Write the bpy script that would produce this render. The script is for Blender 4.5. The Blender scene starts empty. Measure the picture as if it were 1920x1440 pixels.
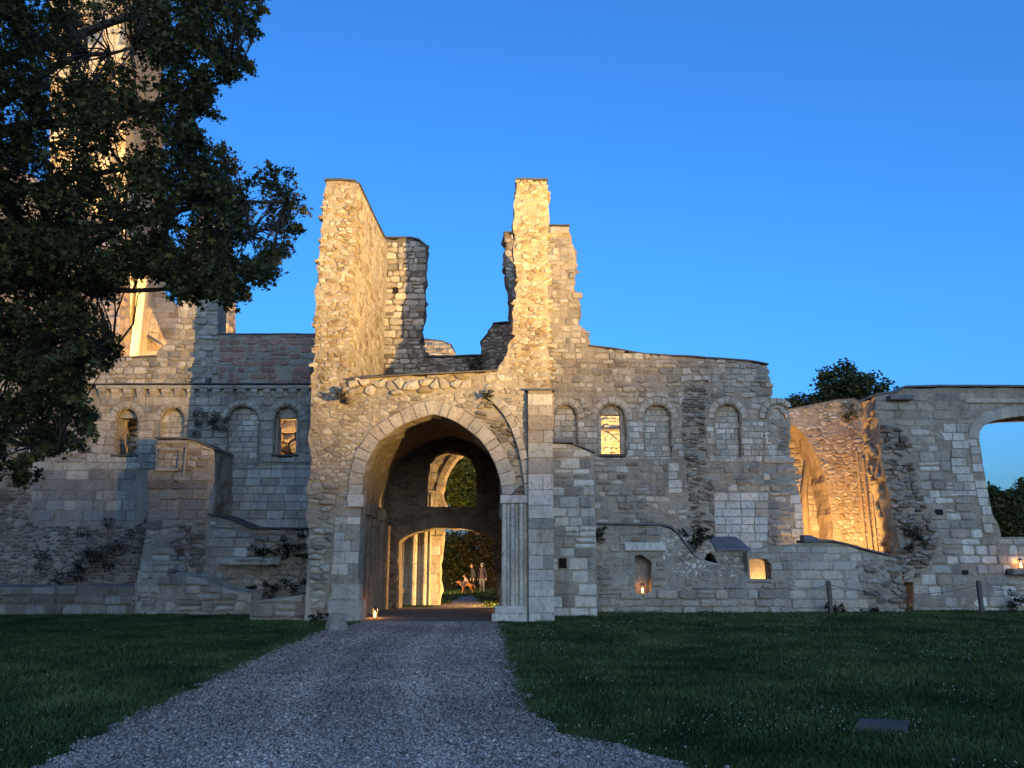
import bpy, math, random
import numpy as np
from mathutils import Vector, noise, geometry

random.seed(11)
rng = np.random.default_rng(11)
SC = bpy.context.scene
COL = SC.collection

# ------------------------------------------------------------------ camera
F, CX, CY = 1498.0, 960.0, 720.0          # focal length and centre of the 1920 x 1440 photograph
TH = math.radians(12.86)
CT, ST = math.cos(TH), math.sin(TH)
EYE = 1.6
cam = bpy.data.cameras.new('camera')
cam_o = bpy.data.objects.new('camera', cam)
COL.objects.link(cam_o)
cam.sensor_width = 36.0
cam.lens = F / 1920 * 36
cam.clip_end = 6000
cam_o.location = (0, 0, EYE)
cam_o.rotation_euler = (math.pi / 2 + TH, 0, 0)
SC.camera = cam_o

# ------------------------------------------------------------------ dusk sky
world = bpy.data.worlds.new('World')
SC.world = world
world.use_nodes = True
wn = world.node_tree
sky = wn.nodes.new('ShaderNodeTexSky')
sky.sky_type = 'NISHITA'
sky.sun_disc = False
sky.sun_elevation = math.radians(12)
sky.sun_rotation = math.radians(170)
sky.ozone_density = 10
sky.air_density = 1.3
sky.dust_density = 3.2
bg = wn.nodes['Background']
wn.links.new(sky.outputs[0], bg.inputs[0])
bg.inputs[1].default_value = 0.066

SC.view_settings.view_transform = 'Standard'
SC.view_settings.look = 'None'
SC.view_settings.gamma = 1
SC.view_settings.exposure = 2.5
SC.render.engine = 'CYCLES'
SC.cycles.use_denoising = True
SC.cycles.max_bounces = 6
SC.cycles.sample_clamp_indirect = 4.0


# ------------------------------------------------------------------ floodlights of the site (warm lamps at the foot of the ruin)
def flood(name, loc, target, watts, size_deg, blend, color=(1.0, 0.62, 0.27), radius=0.12):
    l = bpy.data.lights.new(name, 'SPOT')
    l.energy = watts
    l.spot_size = math.radians(size_deg)
    l.spot_blend = blend
    l.color = color
    l.shadow_soft_size = radius
    o = bpy.data.objects.new(name, l)
    COL.objects.link(o)
    o.location = loc
    o.rotation_euler = (Vector(target) - Vector(loc)).to_track_quat('-Z', 'Y').to_euler()
    return o


WARM = (1.0, 0.66, 0.30)
GOLD = (1.0, 0.58, 0.20)
# the main floodlight stands on a short mast out of view to the right and is tilted up, so its beam clears the foot of the ruin
ML = Vector((14.0, 4.0, 3.2))
AZ, EL = math.radians(-50), math.radians(46)
flood('floodlight', ML, ML + Vector((math.sin(AZ) * math.cos(EL), math.cos(AZ) * math.cos(EL), math.sin(EL))), 29000, 97, 0.7, (1.0, 0.62, 0.19), 0.05)
flood('floodlight', (12.7, 32.9, 0.3), (13.4, 36.6, 6.0), 1050, 130, 0.5, (1.0, 0.53, 0.17))
flood('floodlight', (9.9, 30.75, 0.3), (9.95, 31.3, 1.7), 85, 120, 0.6, GOLD)
flood('floodlight', (1.0, 33.6, 0.35), (-5.0, 35.4, 4.2), 950, 125, 0.5, (1.0, 0.60, 0.21))
flood('floodlight', (7.5, 36.0, 0.4), (5.0, 41.0, 6.0), 5000, 110, 0.6, (1.0, 0.62, 0.2))
flood('floodlight', (-7.5, 35.0, 0.4), (-9.6, 37.5, 5.0), 1600, 120, 0.6, GOLD)
flood('floodlight', (-13.0, 38.0, 0.5), (-20.0, 48.0, 11.0), 11000, 80, 0.6, (1.0, 0.56, 0.17))
flood('floodlight', (-27.5, 43.9, 0.5), (-25.5, 48.0, 24.0), 110000, 36, 0.5, (1.0, 0.58, 0.17))
flood('floodlight', (-7.5, 44.0, 0.4), (-2.6, 58.0, 4.0), 1900, 70, 0.7, (1.0, 0.64, 0.25))


# ------------------------------------------------------------------ photo pixel -> place at a known depth
def ray(px, py):
    u = -(py - CY) / F
    return (px - CX) / F, CT - u * ST, ST + u * CT


def P(px, py, Y):
    x, y, z = ray(px, py)
    t = Y / y
    return (x * t, EYE + z * t)


def Q(px, py, X):
    x, y, z = ray(px, py)
    t = X / x
    return (y * t, EYE + z * t)


def G(px, py, Z=0.0):
    x, y, z = ray(px, py)
    t = (Z - EYE) / z
    return (x * t, y * t)


def W(pts, Y):
    return [P(a, b, Y) for a, b in pts]


def PIX(p):
    dx, dy, dz = p[0], p[1], p[2] - EYE
    f = dy * CT + dz * ST
    u = -dy * ST + dz * CT
    return CX + F * dx / f, CY - F * u / f


# ------------------------------------------------------------------ materials
def nodes_of(name):
    m = bpy.data.materials.new(name)
    m.use_nodes = True
    t = m.node_tree
    return m, t, t.nodes['Principled BSDF']


def N(t, kind, **kw):
    n = t.nodes.new(kind)
    for k, v in kw.items():
        setattr(n, k, v)
    return n


def mix(t, mode, a, b, fac):
    n = N(t, 'ShaderNodeMix', data_type='RGBA', blend_type=mode)
    for i, s in ((0, fac), (6, a), (7, b)):
        if hasattr(s, 'is_output') or hasattr(s, 'links'):
            t.links.new(s, n.inputs[i])
        else:
            n.inputs[i].default_value = s
    return n.outputs[2]


def ramp(t, src, stops):
    n = N(t, 'ShaderNodeValToRGB')
    e = n.color_ramp.elements
    while len(e) < len(stops):
        e.new(0.5)
    for i, (p, c) in enumerate(stops):
        e[i].position = p
        e[i].color = c if len(c) == 4 else (*c, 1)
    t.links.new(src, n.inputs[0])
    return n.outputs[0]


def nz(t, vec, scale, detail=5, rough=0.6):
    n = N(t, 'ShaderNodeTexNoise')
    n.inputs['Scale'].default_value = scale
    n.inputs['Detail'].default_value = detail
    n.inputs['Roughness'].default_value = rough
    t.links.new(vec, n.inputs['Vector'])
    return n.outputs['Fac']


def mat_stone():
    m, t, b = nodes_of('stone')
    geo = N(t, 'ShaderNodeNewGeometry')
    pos = geo.outputs['Position']
    at = N(t, 'ShaderNodeAttribute', attribute_name='tone')
    n1 = nz(t, pos, 1.1, 6, 0.65)
    n2 = nz(t, pos, 9.0, 8, 0.7)
    n3 = nz(t, pos, 55.0, 4, 0.7)
    c = mix(t, 'MULTIPLY', at.outputs['Color'], ramp(t, n1, [(0.25, (0.70, 0.67, 0.64)), (0.5, (1.02, 1.0, 0.97)), (0.75, (1.18, 1.15, 1.08))]), 1.0)
    c = mix(t, 'MULTIPLY', c, ramp(t, n2, [(0.28, (0.50, 0.46, 0.42)), (0.48, (0.95, 0.94, 0.92)), (0.75, (1.15, 1.13, 1.08))]), 0.9)
    c = mix(t, 'MULTIPLY', c, ramp(t, n3, [(0.3, (0.7, 0.68, 0.65)), (0.6, (1.05, 1.05, 1.03))]), 0.6)
    # lichen-dark weathering and small pits
    n4 = nz(t, pos, 0.55, 7, 0.75)
    c = mix(t, 'MIX', c, (0.12, 0.105, 0.085, 1), ramp(t, n4, [(0.60, (0, 0, 0)), (0.78, (0.55, 0.55, 0.55))]))
    mp = N(t, 'ShaderNodeMapping')
    mp.inputs['Scale'].default_value = (2.6, 2.6, 0.28)
    t.links.new(pos, mp.inputs['Vector'])
    n5 = nz(t, mp.outputs[0], 1.0, 6, 0.7)
    c = mix(t, 'MULTIPLY', c, ramp(t, n5, [(0.34, (0.55, 0.52, 0.49)), (0.50, (1.0, 1.0, 1.0))]), 0.45)
    vo = N(t, 'ShaderNodeTexVoronoi')
    vo.inputs['Scale'].default_value = 7.5
    t.links.new(pos, vo.inputs['Vector'])
    pit = ramp(t, vo.outputs['Distance'], [(0.07, (1, 1, 1)), (0.14, (0, 0, 0))])
    vr = ramp(t, nz(t, pos, 1.7, 3), [(0.50, (0, 0, 0)), (0.60, (1, 1, 1))])
    pm = mix(t, 'MULTIPLY', pit, vr, 1.0)
    c = mix(t, 'MIX', c, (0.05, 0.042, 0.035, 1), pm)
    t.links.new(c, b.inputs['Base Color'])
    b.inputs['Roughness'].default_value = 0.93
    b.inputs['Specular IOR Level'].default_value = 0.15
    add = N(t, 'ShaderNodeMath', operation='MULTIPLY_ADD')
    t.links.new(n2, add.inputs[0])
    add.inputs[1].default_value = 1.6
    t.links.new(n3, add.inputs[2])
    sub = N(t, 'ShaderNodeMath', operation='MULTIPLY_ADD')
    t.links.new(pm, sub.inputs[0])
    sub.inputs[1].default_value = -0.8
    t.links.new(add.outputs[0], sub.inputs[2])
    bp = N(t, 'ShaderNodeBump')
    bp.inputs['Strength'].default_value = 0.9
    bp.inputs['Distance'].default_value = 0.06
    t.links.new(sub.outputs[0], bp.inputs['Height'])
    t.links.new(bp.outputs[0], b.inputs['Normal'])
    return m


def mat_tone(name, rough=0.8, spec=0.2, nscale=12.0, var=0.5, bump=0.3, dist=0.01, transl=0.0):
    """colour from the vertex attribute 'tone', varied by world noise"""
    m, t, b = nodes_of(name)
    geo = N(t, 'ShaderNodeNewGeometry')
    at = N(t, 'ShaderNodeAttribute', attribute_name='tone')
    n = nz(t, geo.outputs['Position'], nscale, 6, 0.65)
    lo = 1 - var
    c = mix(t, 'MULTIPLY', at.outputs['Color'], ramp(t, n, [(0.3, (lo, lo, lo)), (0.7, (1 + var * 0.5,) * 3)]), 1.0)
    t.links.new(c, b.inputs['Base Color'])
    b.inputs['Roughness'].default_value = rough
    b.inputs['Specular IOR Level'].default_value = spec
    if bump:
        bp = N(t, 'ShaderNodeBump')
        bp.inputs['Strength'].default_value = bump
        bp.inputs['Distance'].default_value = dist
        t.links.new(n, bp.inputs['Height'])
        t.links.new(bp.outputs[0], b.inputs['Normal'])
    if transl:
        out = t.nodes['Material Output']
        tr = N(t, 'ShaderNodeBsdfTranslucent')
        t.links.new(c, tr.inputs['Color'])
        mx = N(t, 'ShaderNodeMixShader')
        mx.inputs[0].default_value = transl
        t.links.new(b.outputs[0], mx.inputs[1])
        t.links.new(tr.outputs[0], mx.inputs[2])
        t.links.new(mx.outputs[0], out.inputs[0])
    return m


def mat_emit(name, color, strength):
    m, t, b = nodes_of(name)
    b.inputs['Base Color'].default_value = (*color, 1)
    b.inputs['Emission Color'].default_value = (*color, 1)
    b.inputs['Emission Strength'].default_value = strength
    return m


def mat_ground():
    m, t, b = nodes_of('turf_soil')
    geo = N(t, 'ShaderNodeNewGeometry')
    pos = geo.outputs['Position']
    n1 = nz(t, pos, 0.35, 6, 0.7)
    n2 = nz(t, pos, 14.0, 6, 0.7)
    c = ramp(t, n1, [(0.3, (0.018, 0.030, 0.010)), (0.55, (0.030, 0.046, 0.016)), (0.75, (0.045, 0.058, 0.022))])
    c = mix(t, 'MULTIPLY', c, ramp(t, n2, [(0.3, (0.45, 0.45, 0.45)), (0.7, (1.25, 1.25, 1.2))]), 1.0)
    t.links.new(c, b.inputs['Base Color'])
    b.inputs['Roughness'].default_value = 1.0
    b.inputs['Specular IOR Level'].default_value = 0.0
    bp = N(t, 'ShaderNodeBump')
    bp.inputs['Strength'].default_value = 1.0
    bp.inputs['Distance'].default_value = 0.05
    t.links.new(n2, bp.inputs['Height'])
    t.links.new(bp.outputs[0], b.inputs['Normal'])
    return m


def mat_path():
    m, t, b = nodes_of('gravel_bed')
    geo = N(t, 'ShaderNodeNewGeometry')
    pos = geo.outputs['Position']
    vo = N(t, 'ShaderNodeTexVoronoi')
    vo.inputs['Scale'].default_value = 42
    t.links.new(pos, vo.inputs['Vector'])
    sep = N(t, 'ShaderNodeSeparateColor')
    t.links.new(vo.outputs['Color'], sep.inputs[0])
    c = ramp(t, sep.outputs[0], [(0.0, (0.10, 0.088, 0.072)), (0.5, (0.24, 0.215, 0.18)), (1.0, (0.42, 0.39, 0.34))])
    c = mix(t, 'MULTIPLY', c, ramp(t, vo.outputs['Distance'], [(0.25, (1.1, 1.1, 1.1)), (0.75, (0.35, 0.35, 0.35))]), 1.0)
    n1 = nz(t, pos, 0.6, 5, 0.65)
    c = mix(t, 'MULTIPLY', c, ramp(t, n1, [(0.3, (0.75, 0.75, 0.75)), (0.7, (1.1, 1.1, 1.1))]), 1.0)
    t.links.new(c, b.inputs['Base Color'])
    b.inputs['Roughness'].default_value = 0.95
    b.inputs['Specular IOR Level'].default_value = 0.1
    bp = N(t, 'ShaderNodeBump')
    bp.invert = True
    bp.inputs['Strength'].default_value = 1.0
    bp.inputs['Distance'].default_value = 0.03
    t.links.new(vo.outputs['Distance'], bp.inputs['Height'])
    t.links.new(bp.outputs[0], b.inputs['Normal'])
    return m


M_STONE = mat_stone()
M_SLATE = mat_tone('slate', 0.55, 0.4, 9, 0.4, 0.4, 0.01)
M_LEAF = mat_tone('leaf', 0.6, 0.25, 3, 0.5, 0, transl=0.25)
M_BARK = mat_tone('bark', 0.95, 0.1, 14, 0.5, 0.9, 0.03)
M_GRASS = mat_tone('grass_blade', 0.75, 0.15, 0.8, 0.6, 0, transl=0.15)
M_PEB = mat_tone('pebble', 0.9, 0.12, 30, 0.3, 0)
M_DIRT = mat_tone('trodden_dirt', 1.0, 0.05, 5, 0.4, 0.6, 0.02)
M_WOOD = mat_tone('weathered_wood', 0.85, 0.2, 20, 0.4, 0.4)
M_CLOTH = mat_tone('cloth', 0.9, 0.1, 30, 0.25, 0.2, 0.005)
M_METAL = mat_tone('dark_metal', 0.5, 0.5, 20, 0.2, 0)
M_GROUND = mat_ground()
M_PATH = mat_path()
M_FLAME = mat_emit('flame', (1.0, 0.45, 0.10), 12.0)
M_WAX = mat_emit('lit_wax', (1.0, 0.42, 0.12), 1.2)

CREAM = (0.56, 0.505, 0.42)
WHITE = (0.72, 0.68, 0.60)
GREY = (0.38, 0.345, 0.295)
DARK = (0.235, 0.20, 0.165)
MORTAR = (0.44, 0.385, 0.305)
GOLDM = (0.42, 0.335, 0.225)
SLATE = (0.060, 0.062, 0.070)


def vary(c, a=0.16, w=0.05):
    k = 1 + random.uniform(-a, a)
    h = random.uniform(-w, w)
    return (c[0] * k * (1 + h), c[1] * k, c[2] * k * (1 - h))


# ------------------------------------------------------------------ object helpers
WLOC = {}


def link(o, parent, origin):
    COL.objects.link(o)
    if parent is not None:
        o.parent = parent
        p = WLOC[parent.name]
    else:
        p = Vector((0, 0, 0))
    o.location = Vector(origin) - p
    WLOC[o.name] = Vector(origin)
    return o


def tag(o, label, cat, group=None, kind=None):
    if label:
        o['label'] = label
    if cat:
        o['category'] = cat
    if group:
        o['group'] = group
    if kind:
        o['kind'] = kind
    return o


def thing(name, loc, label, cat, group=None):
    o = bpy.data.objects.new(name, None)
    o.empty_display_size = 0.3
    link(o, None, loc)
    return tag(o, label, cat, group, 'thing')


class MB:
    def __init__(self):
        self.v, self.f, self.c = [], [], []

    def add(self, verts, faces, tone):
        b = len(self.v)
        self.v.extend(verts)
        self.f.extend([tuple(i + b for i in f) for f in faces])
        if isinstance(tone, list):
            self.c.extend(tone)
        else:
            self.c.extend([tone] * len(verts))

    def box(self, a, b, tone):
        (x0, y0, z0), (x1, y1, z1) = a, b
        self.add([(x0, y0, z0), (x1, y0, z0), (x1, y1, z0), (x0, y1, z0), (x0, y0, z1), (x1, y0, z1), (x1, y1, z1), (x0, y1, z1)],
                 [(0, 3, 2, 1), (4, 5, 6, 7), (0, 1, 5, 4), (1, 2, 6, 5), (2, 3, 7, 6), (3, 0, 4, 7)], tone)

    def tube(self, pts, radii, tone, n=6, cap=True):
        pts = [Vector(p) for p in pts]
        if not isinstance(radii, (list, tuple)):
            radii = [radii] * len(pts)
        verts, faces = [], []
        up = Vector((0.13, 0.21, 0.97))
        for i, p in enumerate(pts):
            d = (pts[min(i + 1, len(pts) - 1)] - pts[max(i - 1, 0)])
            if d.length < 1e-6:
                d = Vector((0, 0, 1))
            d.normalize()
            a = d.cross(up)
            if a.length < 1e-3:
                a = d.cross(Vector((1, 0, 0)))
            a.normalize()
            b = d.cross(a)
            for k in range(n):
                th = 2 * math.pi * k / n
                verts.append(tuple(p + (a * math.cos(th) + b * math.sin(th)) * radii[i]))
        for i in range(len(pts) - 1):
            for k in range(n):
                k2 = (k + 1) % n
                faces.append((i * n + k, i * n + k2, (i + 1) * n + k2, (i + 1) * n + k))
        if cap:
            faces.append(tuple(range(n - 1, -1, -1)))
            faces.append(tuple((len(pts) - 1) * n + k for k in range(n)))
        self.add(verts, faces, tone)

    def build(self, name, mat, parent=None, origin=None, smooth=False, kind=None):
        if origin is None:
            origin = WLOC[parent.name] if parent is not None else Vector((0, 0, 0))
        origin = Vector(origin)
        co = np.array(self.v, dtype=np.float32).reshape(-1, 3) - np.array(origin, dtype=np.float32)
        return mesh_object(name, co, self.f, np.array(self.c, dtype=np.float32), mat, parent, origin, smooth, kind)


def mesh_object(name, co, faces, tone, mat, parent, origin, smooth=False, kind=None):
    me = bpy.data.meshes.new(name)
    if isinstance(faces, np.ndarray):
        nf, k = faces.shape
        me.vertices.add(len(co))
        me.vertices.foreach_set('co', np.ascontiguousarray(co, dtype=np.float32).ravel())
        me.loops.add(nf * k)
        me.loops.foreach_set('vertex_index', np.ascontiguousarray(faces, dtype=np.int32).ravel())
        me.polygons.add(nf)
        me.polygons.foreach_set('loop_start', np.arange(0, nf * k, k, dtype=np.int32))
        me.update(calc_edges=True)
    else:
        me.from_pydata(co.tolist(), [], faces)
        me.update()
    if tone is not None:
        a = me.color_attributes.new('tone', 'FLOAT_COLOR', 'POINT')
        rgba = np.ones((len(co), 4), dtype=np.float32)
        rgba[:, :3] = tone
        a.data.foreach_set('color', rgba.ravel())
    if smooth:
        me.polygons.foreach_set('use_smooth', [True] * len(me.polygons))
    if mat:
        me.materials.append(mat)
    o = bpy.data.objects.new(name, me)
    link(o, parent, origin)
    if kind:
        o['kind'] = kind
    return o


# ------------------------------------------------------------------ 2D helpers
def area2(p):
    return 0.5 * sum(p[i][0] * p[(i + 1) % len(p)][1] - p[(i + 1) % len(p)][0] * p[i][1] for i in range(len(p)))


def ccw(p):
    return list(p) if area2(p) > 0 else list(reversed(p))


def inside(poly, pts):
    pts = np.asarray(pts, dtype=float).reshape(-1, 2)
    x, y = pts[:, 0], pts[:, 1]
    r = np.zeros(len(pts), bool)
    n = len(poly)
    for i in range(n):
        x1, y1 = poly[i]
        x2, y2 = poly[(i + 1) % n]
        if y1 == y2:
            continue
        c = ((y1 > y) != (y2 > y)) & (x < (x2 - x1) * (y - y1) / (y2 - y1) + x1)
        r ^= c
    return r


def nearest(poly, p):
    best, bp = 1e9, p
    n = len(poly)
    px, py = p
    for i in range(n):
        ax, ay = poly[i]
        bx, by = poly[(i + 1) % n]
        dx, dy = bx - ax, by - ay
        l = dx * dx + dy * dy
        t = 0 if l == 0 else max(0, min(1, ((px - ax) * dx + (py - ay) * dy) / l))
        qx, qy = ax + dx * t, ay + dy * t
        d = (px - qx) ** 2 + (py - qy) ** 2
        if d < best:
            best, bp = d, (qx, qy)
    return bp


def subdiv(poly, step, closed=True):
    out = []
    n = len(poly)
    for i in range(n if closed else n - 1):
        a, b = poly[i], poly[(i + 1) % n]
        l = math.hypot(b[0] - a[0], b[1] - a[1])
        k = max(1, int(math.ceil(l / step)))
        for j in range(k):
            out.append((a[0] + (b[0] - a[0]) * j / k, a[1] + (b[1] - a[1]) * j / k))
    if not closed:
        out.append(poly[-1])
    return out


def inset(poly, g):
    n = len(poly)
    out = []
    for i in range(n):
        a, b, c = poly[i - 1], poly[i], poly[(i + 1) % n]
        e1 = (b[0] - a[0], b[1] - a[1])
        e2 = (c[0] - b[0], c[1] - b[1])
        l1 = math.hypot(*e1) or 1e-6
        l2 = math.hypot(*e2) or 1e-6
        n1 = (-e1[1] / l1, e1[0] / l1)
        n2 = (-e2[1] / l2, e2[0] / l2)
        d = 1 + n1[0] * n2[0] + n1[1] * n2[1]
        k = g / max(d, 0.5)
        out.append((b[0] + (n1[0] + n2[0]) * k, b[1] + (n1[1] + n2[1]) * k))
    return out


def chaikin(p, k=0.25):
    out = []
    for i in range(len(p)):
        a, b = p[i], p[(i + 1) % len(p)]
        out.append((a[0] + (b[0] - a[0]) * k, a[1] + (b[1] - a[1]) * k))
        out.append((a[0] + (b[0] - a[0]) * (1 - k), a[1] + (b[1] - a[1]) * (1 - k)))
    return out


class Frame:
    """a wall face: u along U, v up, d outward along N"""

    def __init__(self, O, U, Nn):
        self.O, self.U, self.N = Vector(O), Vector(U), Vector(Nn)

    def pt(self, u, v, d=0.0):
        p = self.O + self.U * u + self.N * d
        return (p.x, p.y, p.z + v)


def front(Y):
    return Frame((0, Y, 0), (1, 0, 0), (0, -1, 0))


def facing_right(X):
    return Frame((X, 0, 0), (0, 1, 0), (1, 0, 0))


def facing_left(X):
    return Frame((X, 0, 0), (0, -1, 0), (-1, 0, 0))


def n3(x, y, z):
    return noise.noise(Vector((x, y, z)))


# ------------------------------------------------------------------ wall cores
def slab(mb, fr, outline, holes=(), thick=1.0, tone=MORTAR, rough=0.03, jag=0.05, side=0.08, step=0.3, grid=0.45, backs=True, calm=None):
    seed = random.uniform(0, 99)
    loops = []
    for i, lp in enumerate([outline] + list(holes)):
        lp = ccw(lp)
        lp = subdiv(lp, step)
        j = jag if i == 0 else jag * 0.25
        if j:
            kk = [0.12 if (calm and calm(u, v)) else 1.0 for u, v in lp]
            lp = [(u + (n3(u * 2.1, v * 2.1, seed) + n3(u * 6.3, v * 6.3, seed) * 0.8) * j * k, v + n3(u * 2.1, v * 2.1, seed + 31) * j * k) for (u, v), k in zip(lp, kk)]
        loops.append(lp)
    pts, edges = [], []
    for lp in loops:
        b = len(pts)
        pts += lp
        edges += [(b + k, b + (k + 1) % len(lp)) for k in range(len(lp))]
    us = [p[0] for p in loops[0]]
    vs = [p[1] for p in loops[0]]
    gp = [(u + random.uniform(-.12, .12), v + random.uniform(-.12, .12)) for u in np.arange(min(us), max(us), grid) for v in np.arange(min(vs), max(vs), grid)]
    if gp:
        ok = inside(loops[0], gp)
        for h in loops[1:]:
            ok &= ~inside(h, gp)
        bp = np.array(pts)
        gp = np.array(gp)[ok]
        if len(gp):
            d = np.min(np.hypot(gp[:, None, 0] - bp[None, :, 0], gp[:, None, 1] - bp[None, :, 1]), axis=1)
            gp = gp[d > 0.18]
            pts += [tuple(p) for p in gp]
    vv, ee, ff, *_ = geometry.delaunay_2d_cdt([Vector(p) for p in pts], edges, [], 0, 1e-5)
    cen = np.array([[sum(vv[i][0] for i in f) / 3, sum(vv[i][1] for i in f) / 3] for f in ff])
    ok = inside(loops[0], cen)
    for h in loops[1:]:
        ok &= ~inside(h, cen)
    tris = [f for f, o in zip(ff, ok) if o]
    V = [fr.pt(p[0], p[1], n3(p[0] * 1.7, p[1] * 1.7, seed) * rough) for p in vv]
    mb.add(V, tris, tone)
    if backs:
        mb.add([fr.pt(p[0], p[1], -thick) for p in vv], [tuple(reversed(t)) for t in tris], tone)
    kd = max(1, int(round(thick / max(step, 0.3))))
    for li, lp in enumerate(loops):
        n = len(lp)
        verts, faces = [], []
        amp = side if li == 0 else side * 0.4
        for k in range(kd + 1):
            d = -thick * k / kd
            for (u, v) in lp:
                if 0 < k < kd:
                    du = n3(u * 2.3 + 7, v * 2.3, d * 2.3 + seed) * amp * 1.6 + n3(u * 7, v * 7, d * 7 + seed) * amp
                    dv = n3(u * 2.3, v * 2.3 + 9, d * 2.3 + seed) * amp
                    verts.append(fr.pt(u + du, v + dv, d))
                else:
                    verts.append(fr.pt(u, v, d + (n3(u * 1.7, v * 1.7, seed) * rough if k == 0 else 0)))
        for k in range(kd):
            for i in range(n):
                j = (i + 1) % n
                faces.append((k * n + i, (k + 1) * n + i, (k + 1) * n + j, k * n + j))
        if li > 0:
            faces = [tuple(reversed(f)) for f in faces]
        mb.add(verts, faces, tone)
    return loops


# ------------------------------------------------------------------ stones
def st(kind, a, b, gap, h, col, rnd=0.0, var=0.17, jit=0.02, drop=0.0, clip=True, dome=0.0, alt=None, altp=0.25):
    return dict(kind=kind, a=a, b=b, gap=gap, h=h, col=col, rnd=rnd, var=var, jit=jit, drop=drop, clip=clip, dome=dome, alt=alt, altp=altp)


ASH = st('ashlar', (0.30, 0.38), (0.42, 0.80), 0.028, (0.025, 0.06), CREAM, 0.06, jit=0.006, alt=GREY, altp=0.2)
ASHW = st('ashlar', (0.30, 0.36), (0.45, 0.75), 0.028, (0.03, 0.055), WHITE, 0.05, 0.10, jit=0.005, alt=CREAM, altp=0.2)
ASHS = st('ashlar', (0.20, 0.27), (0.28, 0.52), 0.028, (0.02, 0.05), CREAM, 0.06, jit=0.006, alt=WHITE, altp=0.3)
COURSED = st('ashlar', (0.17, 0.33), (0.20, 0.62), 0.035, (0.006, 0.085), CREAM, 0.2, 0.26, jit=0.04, drop=0.10, dome=0.012, alt=GREY, altp=0.4)
COURSG = st('ashlar', (0.16, 0.32), (0.20, 0.62), 0.04, (0.006, 0.085), GREY, 0.2, 0.28, jit=0.04, drop=0.14, dome=0.012, alt=CREAM, altp=0.4)
RUB = st('rubble', 0.20, 0.115, 0.02, (0.004, 0.05), CREAM, 0.22, 0.24, drop=0.12, dome=0.015, alt=GREY, altp=0.25)
RUBS = st('rubble', 0.22, 0.14, 0.024, (0.008, 0.06), CREAM, 0.22, 0.25, drop=0.06, dome=0.02, alt=GREY, altp=0.35)
RUBG = st('rubble', 0.26, 0.15, 0.03, (0.005, 0.06), GREY, 0.22, 0.28, drop=0.12, dome=0.02, alt=CREAM, altp=0.3)
SCAR = st('rubble', 0.26, 0.11, 0.025, (0.01, 0.14), GREY, 0.18, 0.30, drop=0.15, dome=0.02, alt=DARK, altp=0.35)
TOWER = st('rubble', 0.19, 0.11, 0.02, (0.003, 0.06), CREAM, 0.22, 0.25, drop=0.2, clip=False, dome=0.015, alt=GOLDM, altp=0.45)
FLINT = st('rubble', 0.15, 0.12, 0.05, (0.01, 0.05), WHITE, 0.25, 0.2, drop=0.15, dome=0.015, alt=GREY, altp=0.3)
DRK = st('rubble', 0.22, 0.13, 0.03, (0.01, 0.06), DARK, 0.22, 0.2, drop=0.1, dome=0.02, alt=GREY, altp=0.25)
BIG = st('ashlar', (0.34, 0.50), (0.5, 1.0), 0.03, (0.02, 0.07), CREAM, 0.12, 0.15, jit=0.02, dome=0.01, alt=WHITE, altp=0.35)


def ashlar_cells(u0, u1, v0, v1, s):
    v = v0 - random.uniform(0, s['a'][0])
    cells = []
    while v < v1:
        h = random.uniform(*s['a'])
        u = u0 - random.uniform(0, s['b'][1])
        xs = [u]
        while u < u1:
            u += random.uniform(*s['b'])
            xs.append(u)
        j = s['jit']
        for i in range(len(xs) - 1):
            if s['rnd'] > 0.1 and h > 0.24 and random.random() < 0.16:      # two thin stones instead of one
                m = h * random.uniform(0.4, 0.6)
                rows = ((v, v + m), (v + m, v + h))
            else:
                rows = ((v, v + h),)
            for a, b in rows:
                cells.append([(xs[i] + random.uniform(-j, j), a + random.uniform(-j, j)), (xs[i + 1] + random.uniform(-j, j), a + random.uniform(-j, j)),
                              (xs[i + 1] + random.uniform(-j, j), b + random.uniform(-j, j)), (xs[i] + random.uniform(-j, j), b + random.uniform(-j, j))])
        v += h
    return cells


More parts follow.
